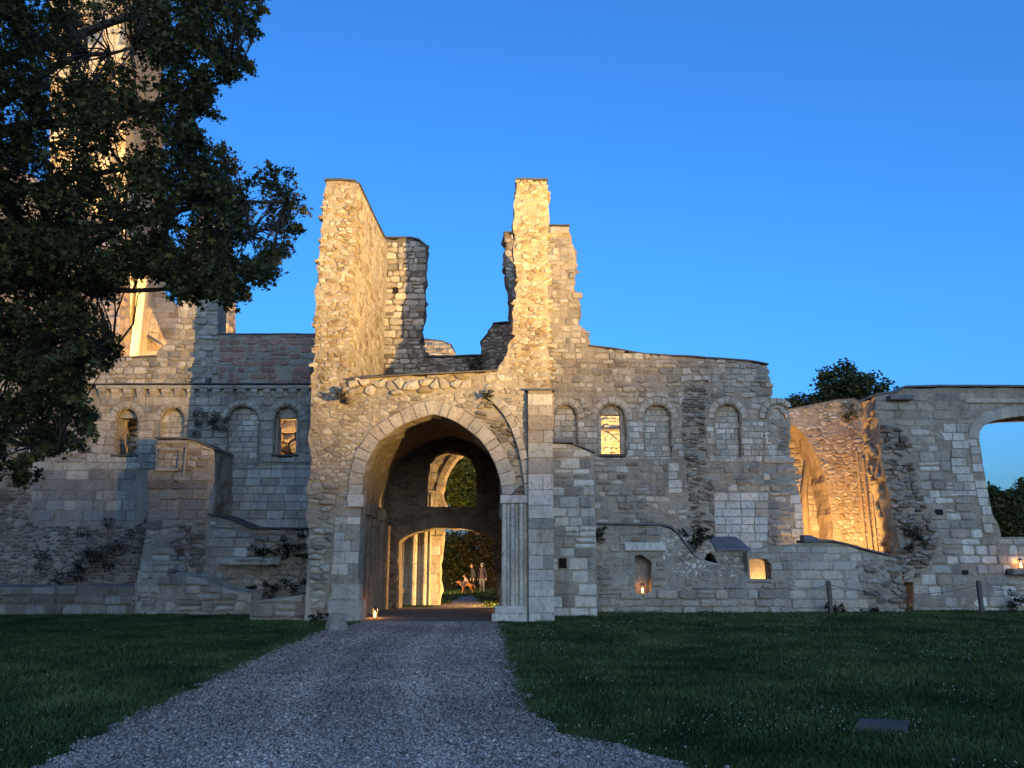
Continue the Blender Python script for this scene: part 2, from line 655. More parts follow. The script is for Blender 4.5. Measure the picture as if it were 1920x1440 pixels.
def rubble_cells(u0, u1, v0, v1, s):
    sx, sz = s['a'], s['b']
    nx, nzz = int((u1 - u0) / sx) + 5, int((v1 - v0) / sz) + 5
    ou, ov = u0 - 2 * sx, v0 - 2 * sz
    S = [[(i + 0.5 * (j % 2) + random.uniform(-.45, .45), j + random.uniform(-.30, .30)) for j in range(nzz)] for i in range(nx)]
    for i in range(nx):                       # some seeds go, so that stones differ in size
        for j in range(nzz):
            if random.random() < 0.27:
                S[i][j] = None
    cells = []
    for i in range(1, nx - 1):
        for j in range(1, nzz - 1):
            if S[i][j] is None:
                continue
            cx, cy = S[i][j]
            poly = [(cx - 1.3, cy - 1.3), (cx + 1.3, cy - 1.3), (cx + 1.3, cy + 1.3), (cx - 1.3, cy + 1.3)]
            for di in (-2, -1, 0, 1, 2):
                for dj in (-1, 0, 1, -2, 2):
                    if (di or dj) and 0 <= i + di < nx and 0 <= j + dj < nzz and S[i + di][j + dj]:
                        qx, qy = S[i + di][j + dj]
                        nx_, ny_ = qx - cx, qy - cy
                        c = (qx * qx + qy * qy - cx * cx - cy * cy) / 2
                        out = []
                        m = len(poly)
                        dv = [p[0] * nx_ + p[1] * ny_ - c for p in poly]
                        if max(dv) <= 0:
                            continue
                        for k in range(m):
                            a, b, da, db = poly[k], poly[(k + 1) % m], dv[k], dv[(k + 1) % m]
                            if da <= 0:
                                out.append(a)
                            if (da < 0 < db) or (db < 0 < da):
                                t = da / (da - db)
                                out.append((a[0] + (b[0] - a[0]) * t, a[1] + (b[1] - a[1]) * t))
                        poly = out
                        if len(poly) < 3:
                            break
                if len(poly) < 3:
                    break
            if len(poly) >= 3:
                cells.append([(ou + p[0] * sx, ov + p[1] * sz) for p in poly])
    return cells


def fill(fr, zone, s, excl=(), d0=0.0):
    """stones of one style inside the zone, clear of the excluded polygons"""
    zone = ccw(zone)
    us = [p[0] for p in zone]
    vs = [p[1] for p in zone]
    gen = ashlar_cells if s['kind'] == 'ashlar' else rubble_cells
    cells = gen(min(us), max(us), min(vs), max(vs), s)
    if not cells:
        return []
    cen = np.array([[sum(p[0] for p in c) / len(c), sum(p[1] for p in c) / len(c)] for c in cells])
    ok = inside(zone, cen)
    for e in excl:
        ok &= ~inside(e, cen)
    out = []
    for c, o in zip(cells, ok):
        if not o or random.random() < s['drop']:
            continue
        bad = (not inside(zone, c).all()) if s['clip'] else False
        for e in excl:
            if bad:
                break
            bad = inside(e, c).any()
        if bad:
            c = subdiv(c, 0.12)
            if s['clip']:
                c = [p if q else nearest(zone, p) for p, q in zip(c, inside(zone, c))]
            for e in excl:
                c = [nearest(e, p) if q else p for p, q in zip(c, inside(e, c))]
            k = [c[0]]
            for p in c[1:]:
                if math.hypot(p[0] - k[-1][0], p[1] - k[-1][1]) > 0.03:
                    k.append(p)
            c = k
            if len(c) < 3 or abs(area2(c)) < 0.006:
                continue
        c = ccw(c)
        if s['rnd'] and not bad:
            c = chaikin(c, s['rnd'])
            if s['kind'] == 'rubble' and len(c) > 11:
                c = c[::2] if len(c) > 14 else c
        col = s['alt'] if (s['alt'] and random.random() < s['altp']) else s['col']
        out.append(dict(fr=fr, poly=c, h=random.uniform(*s['h']), tone=vary(col, s['var']), gap=s['gap'], dome=s['dome'], d0=d0, area=abs(area2(c)), rough=s['kind'] == 'rubble' or s['jit'] > 0.01, deep=0.06 if s['clip'] else 0.3))
    return out


def stone_geo(s):
    fr, p, h = s['fr'], s['poly'], s['h']
    d0 = s['d0']
    p = inset(p, s['gap'] * 0.5)
    n = len(p)
    r = math.sqrt(s['area'])
    bev = min(0.028 if s['rough'] else 0.012, r * 0.12)
    q = inset(p, bev)
    cx = sum(a[0] for a in q) / n
    cy = sum(a[1] for a in q) / n
    tu, tv = (random.uniform(-.07, .07), random.uniform(-.07, .07)) if s['rough'] else (random.uniform(-.012, .012), random.uniform(-.012, .012))
    V = [fr.pt(a, b, d0 - s.get('deep', 0.06)) for a, b in p]
    V += [fr.pt(a, b, d0 + max(0.0, h - bev + (a - cx) * tu + (b - cy) * tv)) for a, b in p]
    jz = 0.006 if s['rough'] else 0.002
    V += [fr.pt(a, b, d0 + h + (a - cx) * tu + (b - cy) * tv + random.uniform(-jz, jz)) for a, b in q]
    V.append(fr.pt(cx + random.uniform(-.15, .15) * r * (1 if s['rough'] else 0), cy, d0 + h + random.uniform(0.2, 1.4) * s['dome']))
    Fc = []
    for k in range(n):
        j = (k + 1) % n
        Fc.append((k, j, n + j, n + k))
        Fc.append((n + k, n + j, 2 * n + j, 2 * n + k))
        Fc.append((2 * n + k, 2 * n + j, 3 * n))
    return V, Fc


def lay(parent, stones, budget, hidden=(), name='stone', rest_name='stone_facing'):
    """the largest visible stones become parts, the others one part of real geometry"""
    for s in stones:
        cu = sum(a[0] for a in s['poly']) / len(s['poly'])
        cv = sum(a[1] for a in s['poly']) / len(s['poly'])
        c = s['fr'].pt(cu, cv, 0)
        s['c'] = c
        px = PIX(c)
        vis = -10 < px[0] < 1930 and -10 < px[1] < 1450 and not any(inside(h, [px])[0] for h in hidden)
        s['key'] = s['area'] if vis else 0
    stones.sort(key=lambda s: -s['key'])
    rest = MB()
    for i, s in enumerate(stones):
        V, Fc = stone_geo(s)
        if i < budget and s['key'] > 0:
            m = MB()
            m.add(V, Fc, s['tone'])
            m.build(name, M_STONE, parent, origin=s['c'])
        else:
            rest.add(V, Fc, s['tone'])
    if rest.v:
        rest.build(rest_name, M_STONE, parent, kind='stuff')


def ring(fr, curve, w, n, h, col=CREAM, gap=0.018, var=0.12, inner=0.0):
    """voussoirs along an arch curve (given from its left springing to its right one)"""
    c = subdiv(curve, 0.05, closed=False)
    L = [0.0]
    for i in range(1, len(c)):
        L.append(L[-1] + math.hypot(c[i][0] - c[i - 1][0], c[i][1] - c[i - 1][1]))

    def at(s):
        s = max(0, min(L[-1], s))
        for i in range(1, len(c)):
            if L[i] >= s:
                t = (s - L[i - 1]) / max(1e-6, L[i] - L[i - 1])
                a, b = c[i - 1], c[i]
                return (a[0] + (b[0] - a[0]) * t, a[1] + (b[1] - a[1]) * t)
        return c[-1]

    def nrm(s):
        a, b = at(s - 0.12), at(s + 0.12)
        d = (b[0] - a[0], b[1] - a[1])
        l = math.hypot(*d) or 1
        return (-d[1] / l, d[0] / l)
    cuts = [0.0]
    for i in range(1, n):
        cuts.append(L[-1] * (i + random.uniform(-.18, .18)) / n)
    cuts.append(L[-1])
    out = []
    for a, b in zip(cuts[:-1], cuts[1:]):
        ss = [a, (a + b) / 2, b]
        wi = w * random.uniform(0.94, 1.06)
        lo = [(at(s)[0] + nrm(s)[0] * inner, at(s)[1] + nrm(s)[1] * inner) for s in ss]
        hi = [(at(s)[0] + nrm(s)[0] * (inner + wi), at(s)[1] + nrm(s)[1] * (inner + wi)) for s in ss]
        p = ccw(lo + hi[::-1])
        out.append(dict(fr=fr, poly=p, h=h * random.uniform(0.85, 1.15), tone=vary(col, var), gap=gap, dome=0.004, d0=0.0, area=abs(area2(p)), rough=False))
    return out


def offset_curve(curve, w):
    out = []
    for i, p in enumerate(curve):
        a, b = curve[max(0, i - 1)], curve[min(len(curve) - 1, i + 1)]
        d = (b[0] - a[0], b[1] - a[1])
        l = math.hypot(*d) or 1
        out.append((p[0] - d[1] / l * w, p[1] + d[0] / l * w))
    return out


def capping(parent, fr, line, thick, name='slate_capping', over=0.10, t=0.06, tone=SLATE, d0=0.0):
    """a run of thin slates along a wall top"""
    line = subdiv(line, 0.6, closed=False)
    mb = MB()
    V, Fc = [], []
    for i, (u, v) in enumerate(line):
        w = random.uniform(-.012, .012)
        V += [fr.pt(u, v + w, d0 + over), fr.pt(u, v + t + w, d0 + over), fr.pt(u, v + t + w + 0.05, -thick - over), fr.pt(u, v + w, -thick - over)]
    for i in range(len(line) - 1):
        a, b = i * 4, i * 4 + 4
        for k in range(4):
            k2 = (k + 1) % 4
            Fc.append((a + k, b + k, b + k2, a + k2))
    Fc += [(0, 1, 2, 3), tuple(len(V) - 4 + k for k in (3, 2, 1, 0))]
    mb.add(V, Fc, tone)
    mb.build(name, M_SLATE, parent)


def shaft(parent, x, y, z0, z1, r, tone=CREAM, name='shaft', n=10, drum=0.75):
    """a slender column of drums"""
    mb = MB()
    z = z0
    rr = r * 1.25
    prof = []
    while z < z1 - 0.05:
        h = min(z1 - z, drum * random.uniform(0.7, 1.3))
        prof.append((z, z + h, vary(tone, 0.12)))
        z += h
    for a, b, c in prof:
        mb.tube([(x, y, a), (x, y, a + 0.02), (x, y, b - 0.02), (x, y, b)], [r * 0.8, r, r, r * 0.8], c, n)
    mb.build(name, M_STONE, parent, smooth=False)


def block(parent, fr, u0, u1, v0, v1, d0, d1, tone, name='stone', bev=0.02, mat=None):
    """one dressed block with worn edges"""
    p = [(u0, v0), (u1, v0), (u1, v1), (u0, v1)]
    q = inset(p, bev)
    V = [fr.pt(a, b, d0) for a, b in p] + [fr.pt(a, b, d1 - bev) for a, b in p] + [fr.pt(a, b, d1) for a, b in q]
    Fc = [(3, 2, 1, 0)]
    for k in range(4):
        j = (k + 1) % 4
        Fc += [(k, j, 4 + j, 4 + k), (4 + k, 4 + j, 8 + j, 8 + k)]
    Fc.append((8, 9, 10, 11))
    mb = MB()
    mb.add(V, Fc, tone)
    return mb.build(name, mat or M_STONE, parent, origin=fr.pt((u0 + u1) / 2, (v0 + v1) / 2, 0))


def arch_px(cx, half, ytop, yspr, ybot, lean=0.0, n=9):
    """pixel outline of a round-headed recess, and its head from left to right"""
    head = []
    for k in range(n + 1):
        a = math.pi - math.pi * k / n
        head.append((cx + half * math.cos(a), yspr - (yspr - ytop) * math.sin(a) ** 0.9))
    return [(cx - half + lean, ybot)] + head + [(cx + half + lean, ybot)], head


def core(parent, name, fr, outline, holes=(), **kw):
    mb = MB()
    loops = slab(mb, fr, outline, holes, **kw)
    return mb.build(name, M_STONE, parent), loops


def dogtooth(parent, fr, curve, size=0.055, d=0.05, col=CREAM):
    mb = MB()
    for (u, v) in subdiv(curve, 0.13, closed=False):
        r = size * random.uniform(0.7, 1.1)
        if random.random() < 0.12:
            continue
        V = [fr.pt(u - r, v - r, 0), fr.pt(u + r, v - r, 0), fr.pt(u + r, v + r, 0), fr.pt(u - r, v + r, 0), fr.pt(u, v, d + r)]
        mb.add(V, [(0, 1, 4), (1, 2, 4), (2, 3, 4), (3, 0, 4)], vary(col, 0.15))
    mb.build('dogtooth_trim', M_STONE, parent, kind='stuff')


def moulding(parent, fr, curve, r, d=0.0, name='moulding', col=CREAM):
    mb = MB()
    mb.tube([fr.pt(u, v, d) for u, v in curve], r, vary(col, 0.08), 6)
    return mb.build(name, M_STONE, parent, smooth=True)


# ================================================================== the setting: ground sheet first
gm = MB()
gm.add([(-900, -60, 0), (900, -60, 0), (900, 2500, 0), (-900, 2500, 0)], [(0, 1, 2, 3)], (0.03, 0.045, 0.016))
tag(gm.build('ground', M_GROUND), 'dark mown lawn and earth stretching round the ruin', None, kind='structure')

# ================================================================== gate porch, front at 25 m
YF, YW = 25.0, 32.0
fF = front(YF)
fW = front(YW)
ARCH = [(679, 930), (681, 900), (688, 870), (698, 849), (711, 829), (730, 814), (753, 798), (782, 786), (812, 777), (835, 783), (859, 794), (882, 810), (902, 827), (917, 849), (929, 872), (937, 897), (942, 930)]
porch = thing('ruined_porch', (-2.6, YF, 0), 'tall ruined stone gate porch with pointed arch between two broken towers', 'gatehouse')
out_px = [(583, 1178), (578, 1040), (576, 960), (582, 850), (586, 720), (590, 640), (597, 500), (604, 400), (611, 340), (668, 342), (663, 450), (657, 600), (652, 712),
          (800, 703), (930, 697), (948, 668), (962, 620), (967, 520), (966, 430), (968, 339), (1026, 339), (1028, 500), (1031, 640), (1033, 730), (1037, 740), (1037, 1178),
          (938, 1178), (940, 1060)] + ARCH[::-1] + [(672, 1060), (667, 1178)]
PO = W(out_px, YF)
ua, ub = P(660, 1000, YF)[0], P(950, 1000, YF)[0]
va = P(815, 770, YF)[1]
pc, _ = core(porch, 'front_wall', fF, PO, thick=0.75, rough=0.05, jag=0.11, side=0.14, tone=MORTAR, step=0.22, calm=lambda u, v: ua < u < ub and v < va)
archW = W(ARCH, YF)
vous = ring(fF, archW, 0.46, 21, 0.07, CREAM)
archband = ccw(archW + offset_curve(archW, 0.46)[::-1])
pil = W([(990, 735), (1037, 735), (1037, 1178), (990, 1178)], YF)
rjamb = W([(940, 930), (990, 930), (990, 1178), (938, 1178)], YF)
ljamb = W([(630, 935), (678, 930), (672, 1060), (667, 1178), (612, 1178), (622, 1060)], YF)
# broken outer order to the right of the arch
OUTER = [(905, 742), (925, 757), (943, 778), (957, 803), (968, 832), (976, 865), (981, 900), (984, 932)]
outW = W(OUTER, YF)
vout = ring(fF, outW, 0.24, 10, 0.16, CREAM)
outband = ccw(outW + offset_curve(outW, 0.24)[::-1])
between = ccw(W([(885, 790)] + OUTER + [(948, 932), (946, 900), (935, 862), (915, 826)], YF))
twl = W([(583, 742), (590, 640), (597, 500), (604, 400), (611, 340), (668, 342), (663, 450), (657, 600), (652, 730)], YF)
twr = W([(945, 690), (962, 620), (967, 520), (966, 430), (968, 339), (1026, 339), (1028, 500), (1031, 640), (1035, 735), (985, 735)], YF)
S = []
S += vous + vout
S += fill(fF, twl, TOWER, [archband])
S += fill(fF, twr, TOWER, [archband])
S += fill(fF, between, SCAR, [archband, outband])
topstrip = W([(652, 714), (800, 704), (930, 698), (925, 730), (800, 738), (655, 748)], YF)
S += fill(fF, topstrip, st('rubble', 0.32, 0.24, 0.04, (0.03, 0.18), CREAM, 0.2, 0.2, drop=0.15, dome=0.04, alt=GOLDM, altp=0.3), [archband])
lowl = W([(576, 900), (640, 905), (628, 960), (620, 1060), (610, 1178), (583, 1178), (578, 1040)], YF)
S += fill(fF, lowl, st('rubble', 0.34, 0.15, 0.03, (0.01, 0.15), CREAM, 0.2, 0.22, drop=0.06, dome=0.04, alt=GREY, altp=0.35), [archband])
S += fill(fF, ljamb, st('ashlar', (0.22, 0.36), (0.3, 0.6), 0.018, (0.01, 0.03), (0.46, 0.41, 0.34), 0.06, 0.15, jit=0.01, alt=WHITE, altp=0.3), [archband])
allz = [ccw(z) for z in (pil, rjamb, ljamb, between, twl, twr, topstrip, lowl)]
S += fill(fF, PO, RUB, allz + [archband, outband])
lay(pc, S, 225, hidden=[[(935, 930), (1040, 930), (1040, 1180), (935, 1180)]])

# impost stones
for (a, b, c, d) in ((652, 682, 929, 951), (938, 990, 929, 944)):
    u0, v1 = P(a, c, YF)
    u1, v0 = P(b, d, YF)
    block(pc, fF, u0, u1, v0, v1, -0.1, 0.14, vary(WHITE, 0.08))
# pilaster of dressed blocks right of the arch
px0, px1 = P(990, 950, YF)[0], P(1037, 950, YF)[0]
mb = MB()
zt = P(1000, 735, YF)[1]
mb.box((px0 + .02, YF - 0.22, -0.2), (px1 - .02, YF + 0.2, zt), MORTAR)
pp = mb.build('pilaster', M_STONE, porch)
z = -0.2
fP = front(YF - 0.22)
row = 0
while z < zt - 0.12:
    h = min(random.uniform(0.32, 0.52), zt - z)
    cuts = [px0, px1] if random.random() < 0.45 else [px0, px0 + (px1 - px0) * random.uniform(0.35, 0.65), px1]
    for a, b in zip(cuts[:-1], cuts[1:]):
        zm = z + h / 2
        col = WHITE if (zm < 1.5 or 3.2 < zm < 4.6 or zm > zt - .5) else vary(random.choice([CREAM, CREAM, GREY]), 0.1)
        block(pp, fP, a + .006, b - .006, z + .006, z + h - .006, -0.35, random.uniform(0.02, 0.05), vary(col, 0.1), bev=0.014)
    z += h
capping(pp, fP, [(px0 - .06, zt), (px1 + .08, zt)], 0.25, over=0.09, t=0.05)
# clustered shafts of the right jamb, and its plinth
for i, pxx in enumerate((945, 953, 961, 969, 977, 985)):
    X = P(pxx, 1050, YF)[0]
    shaft(pc, X, YF - 0.05 + 0.06 * (i % 2), 0.25, P(pxx, 945, YF)[1], 0.042 if i % 2 else 0.068, vary(WHITE, 0.06), drum=.5)
for (a, b, y0, y1, d) in ((922, 988, 1150, 1180, 0.30), (928, 988, 1136, 1150, 0.20)):
    u0, v0 = P(a, y1, YF)
    u1, v1 = P(b, y0, YF)
    block(pc, fF, u0, u1, v0, v1, -0.4, d, vary(WHITE, 0.08), bev=0.03)
for (a, b, y0, y1, d) in ((615, 682, 1125, 1182, 0.34), (622, 676, 1095, 1125, 0.2)):
    u0, v0 = P(a, y1, YF)
    u1, v1 = P(b, y0, YF)
    block(pc, fF, u0, u1, v0, v1, -0.4, d, vary(CREAM, 0.08), bev=0.05)
# slate line over the arch wall and tower caps
capping(porch, fF, W([(650, 713), (720, 708), (800, 703), (870, 700), (932, 697)], YF), 1.1, over=0.16, t=0.035, tone=(0.10, 0.085, 0.07))
capping(porch, fF, W([(609, 340), (640, 339), (668, 342)], YF), 1.2, over=0.10, t=0.06)
capping(porch, fF, W([(966, 339), (995, 338), (1027, 339)], YF), 1.2, over=0.08, t=0.06)
# worn corbel that juts from the left tower
cb = MB()
cx, cz = P(655, 745, YF)
for k in range(7):
    a = random.uniform(0, 6.28)
    r = random.uniform(0.10, 0.2)
    ctr = Vector((cx + random.uniform(-.12, .12), YF - random.uniform(0.1, 0.55), cz + random.uniform(-.16, .14)))
    pts = [(ctr.x + r * math.cos(t + a) * random.uniform(.8, 1.1), ctr.y + r * random.uniform(-.3, .3), ctr.z + r * math.sin(t + a) * .8) for t in (0, 1.05, 2.1, 3.15, 4.2, 5.25)]
    V = pts + [(ctr.x, ctr.y - r, ctr.z), (ctr.x, ctr.y + r + .2, ctr.z)]
    cb.add(V, [(i, (i + 1) % 6, 6) for i in range(6)] + [((i + 1) % 6, i, 7) for i in range(6)], vary(GREY, 0.2))
cb.build('corbel', M_STONE, porch)

# left tower: the wall that runs back from the front
XL = P(655, 600, YF)[0] + 0.02
tow_top = [(YF + .04, P(666, 342, YF)[1] - .03), Q(672, 345, XL), Q(681, 363, XL), Q(694, 392, XL), Q(708, 421, XL), Q(722, 449, XL)]
tl_out = [(YF + .04, -0.2)] + [(YW + 0.3, -0.2), (YW + 0.3, tow_top[-1][1])] + tow_top[::-1]
fL = facing_right(XL)
tc, _ = core(porch, 'left_tower', fL, tl_out, thick=0.95, rough=0.02, jag=0.02, side=0.06, tone=CREAM)
zv = P(655, 712, YF)[1] - 1.2
tface = [(YF + .04, zv), (YW, zv)] + [(min(a, YW), b) for a, b in tow_top[::-1]]
Sl = fill(fL, tface, st('rubble', 0.40, 0.22, 0.035, (0.008, 0.032), CREAM, 0.2, 0.16, drop=0.05, dome=0.008, alt=GOLDM, altp=0.25))
lay(tc, Sl, 40)
capping(tc, fL, tow_top[1:], 0.95, over=0.05, t=0.06)
# right tower behind its front
XR0, XR1 = P(968, 500, YF)[0], P(1029, 500, YF)[0]
mbt = MB()
zr = P(1000, 339, YF)[1]
slab(mbt, facing_left(XR0 + .03), [(-YF - 1.0, 0), (-YW + .1, 0), (-YW + .1, zr - 2.2), (-YW + 2.0, zr - 1.2), (-YF - 1.0, zr - .1)], thick=XR1 - XR0 - .08, rough=0.03, side=0.05, tone=CREAM)
mbt.build('right_tower', M_STONE, porch)

# vault between the front arch and the rear wall
vin = offset_curve(archW, 0.42)
zf = P(800, 703, YF)[1] - 0.35
vo = vin + [(vin[-1][0] + 0.6, vin[-1][1]), (vin[-1][0] + 0.6, zf), (vin[0][0] - 0.3, zf), (vin[0][0] - 0.3, vin[0][1])]
fV = front(YF + 0.72)
vc, _ = core(porch, 'vault', fV, vo, thick=YW - YF - 0.75, rough=0.0, jag=0.0, side=0.06, tone=(0.42, 0.36, 0.28), step=0.35)
fVr = front(YF + 1.28)
# inner side walls of the passage with dark clustered shafts
XJ = P(676, 1000, YF)[0] - 0.30
zs = vin[0][1]
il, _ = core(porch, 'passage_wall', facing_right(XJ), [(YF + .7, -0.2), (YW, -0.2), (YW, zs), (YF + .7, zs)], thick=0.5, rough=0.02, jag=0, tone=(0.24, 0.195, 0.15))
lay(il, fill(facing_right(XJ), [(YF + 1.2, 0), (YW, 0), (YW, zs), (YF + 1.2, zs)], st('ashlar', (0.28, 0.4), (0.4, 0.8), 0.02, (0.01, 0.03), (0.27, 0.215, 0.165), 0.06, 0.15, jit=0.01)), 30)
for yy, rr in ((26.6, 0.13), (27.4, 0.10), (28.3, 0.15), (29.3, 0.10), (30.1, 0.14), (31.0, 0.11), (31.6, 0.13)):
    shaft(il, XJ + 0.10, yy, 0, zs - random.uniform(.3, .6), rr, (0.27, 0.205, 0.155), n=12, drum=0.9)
for yy in (26.7, 28.3, 30.2):
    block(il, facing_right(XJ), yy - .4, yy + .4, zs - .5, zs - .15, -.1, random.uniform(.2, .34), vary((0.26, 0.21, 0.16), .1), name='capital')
XK = P(940, 1000, YF)[0] + 0.30
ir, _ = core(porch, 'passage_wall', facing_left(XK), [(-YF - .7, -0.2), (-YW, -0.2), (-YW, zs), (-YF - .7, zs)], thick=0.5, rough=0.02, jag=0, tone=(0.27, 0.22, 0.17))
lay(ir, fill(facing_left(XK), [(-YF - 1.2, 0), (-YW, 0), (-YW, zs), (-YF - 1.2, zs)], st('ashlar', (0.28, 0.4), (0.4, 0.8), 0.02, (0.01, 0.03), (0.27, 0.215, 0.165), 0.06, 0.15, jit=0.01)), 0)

# ================================================================== rear wall of the porch (32 m)
rear = thing('ruined_wall', (-2.6, YW, 0), 'dark broken rear wall of the porch, with a window above a low arch', 'ruined wall')
ro_px = [(640, 1165), (640, 520), (716, 450), (722, 448), (770, 448), (785, 451), (797, 461), (799, 480), (795, 520), (796, 560), (790, 600), (788, 620), (795, 650), (800, 669), (850, 670), (903, 668), (903, 642), (915, 626), (926, 608), (958, 606),
         (957, 560), (948, 520), (945, 480), (946, 437), (1030, 437), (1030, 1165), (936, 1165), (938, 1018), (915, 1004), (885, 994), (850, 989), (815, 990), (780, 998), (758, 1008), (748, 1016), (748, 1165)]
RO = W(ro_px, YW)
RH = W([(797, 950), (799, 905), (803, 868), (815, 853), (840, 846), (866, 849), (884, 862), (892, 885), (894, 950)], YW)
rc, _ = core(rear, 'wall_core', fW, RO, [RH], thick=1.0, rough=0.04, jag=0.16, side=0.14, step=0.22, calm=lambda u, v: v < 8.0, tone=(0.20, 0.165, 0.13))  # core tone darkened, carries the shade inside the passage
rz1 = W([(716, 448), (770, 448), (799, 461), (799, 520), (797, 600), (790, 640), (800, 672), (780, 700), (716, 700)], YW)
rz2 = W([(700, 672), (900, 670), (903, 642), (926, 608), (958, 606), (957, 560), (948, 520), (945, 437), (1030, 437), (1030, 700), (700, 705)], YW)
lowarch = W([(748, 1016), (758, 1008), (780, 998), (815, 990), (850, 989), (885, 994), (915, 1004), (938, 1018)], YW)
larch = ring(fW, lowarch, 0.42, 13, 0.05, (0.19, 0.155, 0.12))  # arch stones darkened likewise for the passage shade
lband = ccw(lowarch + offset_curve(lowarch, .42)[::-1])
S = list(larch)
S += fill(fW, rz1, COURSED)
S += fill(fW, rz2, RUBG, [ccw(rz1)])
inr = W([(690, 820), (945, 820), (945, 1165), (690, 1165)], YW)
S += fill(fW, inr, st('rubble', 0.26, 0.16, 0.03, (0.01, 0.06), (.15, .122, .098), 0.22, 0.25, drop=0.1, dome=0.02, alt=(.2, .165, .13), altp=0.25), [ccw(RH), lband, ccw(W([(746, 1165)] + ro_px[-8:-1][::-1] + [(938, 1165)], YW))])  # passage shade put into the tone of these stones
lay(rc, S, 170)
hb, vb = P(742, 545, YW)
mbh = MB()
mbh.box((hb - .12, YW - .055, vb - .14), (hb + .12, YW + .01, vb + .12), (0.03, 0.026, 0.022))  # near-black block on the wall paints the shade of a hole
mbh.build('putlog_shade', M_STONE, rear)
capping(rear, fW, W([(720, 447), (770, 447), (786, 451), (799, 462)], YW), 1.0, over=.08, t=.06)
capping(rear, fW, W([(796, 669), (850, 669), (905, 667)], YW), 1.0, over=.08, t=.05)
capping(rear, fW, W([(901, 642), (918, 622)], YW), 1.0, over=.06, t=.05)
capping(rear, fW, W([(924, 607), (960, 605)], YW), 1.0, over=.06, t=.05)
capping(rear, fW, W([(944, 437), (968, 436)], YW), 1.0, over=.06, t=.05)

# rounded wall top far behind the porch
bk = thing('ruined_wall', (-4.0, 44, 0), 'pale rounded stub of wall showing behind the broken left tower of the porch', 'ruined wall')
fb = front(44)
bko = W([(760, 760), (760, 637), (800, 637), (830, 641), (847, 648), (853, 660), (854, 760)], 44)
bc, _ = core(bk, 'wall_core', fb, bko, thick=1.2, tone=CREAM)
lay(bc, fill(fb, bko, COURSED), 25, hidden=[[(0, 672), (1920, 672), (1920, 1440), (0, 1440)]])
capping(bk, fb, W([(760, 637), (800, 637), (830, 641), (847, 648), (854, 662)], 44), 1.2, t=.05)

# ================================================================== right wing (32 m)
rw = thing('ruined_wall', (P(1270, 1100, YW)[0], YW, 0), 'long weathered wall right of the porch with blind arches and a lit window', 'ruined wall')
rw_px = [(1026, 1165), (1026, 425), (1066, 425), (1068, 440), (1077, 462), (1080, 490), (1077, 520), (1076, 546), (1087, 558), (1087, 590), (1085, 612), (1096, 618), (1105, 632), (1107, 650), (1150, 656), (1207, 666), (1300, 671), (1400, 678), (1437, 684),
         (1440, 702), (1446, 722), (1448, 744), (1462, 748), (1472, 760), (1479, 776), (1481, 800), (1480, 838), (1485, 860), (1494, 900), (1501, 950), (1507, 1010), (1507, 1165)]
RW = W(rw_px, YW)
arches = []
for (cx, hf, yt, ys, yb, kind) in ((1061, 22, 757, 785, 858, 'b'), (1147, 27, 756, 788, 858, 'w'), (1233, 26, 757, 786, 858, 'b'), (1364, 25, 756, 786, 860, 'b')):
    pl, hd = arch_px(cx, hf, yt, ys, yb, lean=2)
    arches.append((cx, W(pl, YW), W(hd, YW), kind, (hf, yt, ys, yb)))
rwc, _ = core(rw, 'wall_core', fW, RW, [a[1] for a in arches], thick=1.1, rough=0.04, jag=0.10, side=0.12, step=0.22, tone=(0.42, 0.365, 0.29))
bands = []
S = []
hoods = []
for cx, pl, hd, kind, q in arches:
    r = ring(fW, hd, 0.24, 9, 0.055, CREAM, inner=0.03)
    hoods += r
    bands.append(ccw([(a, b) for a, b in hd] + offset_curve(hd, 0.29)[::-1]))
l5 = arch_px(1457, 23, 757, 786, 856)[1]
l5 = W(l5, YW)
hoods += ring(fW, l5[:8], 0.22, 6, 0.10, CREAM, inner=0.03)
bands.append(ccw(l5 + offset_curve(l5, 0.25)[::-1]))
tym = ccw(l5)
holes = [ccw(a[1]) for a in arches]
scar = W([(1283, 715), (1330, 712), (1322, 770), (1326, 830), (1332, 880), (1342, 960), (1336, 1010), (1300, 1010), (1288, 900), (1279, 820), (1279, 760)], YW)
white = W([(1338, 922), (1440, 922), (1438, 1060), (1340, 1060)], YW)
pale = W([(1252, 868), (1280, 868), (1282, 925), (1252, 925)], YW)
neat = W([(1040, 788), (1282, 788), (1282, 862), (1040, 862)], YW)
neat2 = W([(1318, 788), (1436, 788), (1482, 870), (1322, 872)], YW)
jam = W([(1480, 925), (1503, 925), (1507, 1020), (1484, 1020)], YW)
ex = holes + bands
S += hoods
S += fill(fW, scar, SCAR, ex)
S += fill(fW, white, ASHW, ex)
S += fill(fW, pale, ASHW, ex)
S += fill(fW, jam, ASHW, ex)
S += fill(fW, neat, ASHS, ex + [ccw(scar)])
S += fill(fW, neat2, ASHS, ex + [ccw(scar), tym])
rbl = W([(1436, 790), (1482, 795), (1482, 852), (1440, 855)], YW)
S += fill(fW, rbl, RUBG, ex + [tym])
zz = [ccw(z) for z in (scar, white, pale, neat, neat2, rbl, jam)]
upper = W([(1026, 420), (1510, 420), (1510, 790), (1026, 790)], YW)
lower = W([(1026, 790), (1520, 790), (1520, 1040), (1026, 1040)], YW)
RWs = ccw(RW)
notin = zz + ex + [tym]
S += [s for s in fill(fW, upper, COURSED, notin) if inside(RWs, [(sum(p[0] for p in s['poly']) / len(s['poly']), sum(p[1] for p in s['poly']) / len(s['poly']))])[0]]
S += [s for s in fill(fW, lower, COURSG, notin) if inside(RWs, [(sum(p[0] for p in s['poly']) / len(s['poly']), sum(p[1] for p in s['poly']) / len(s['poly']))])[0]]
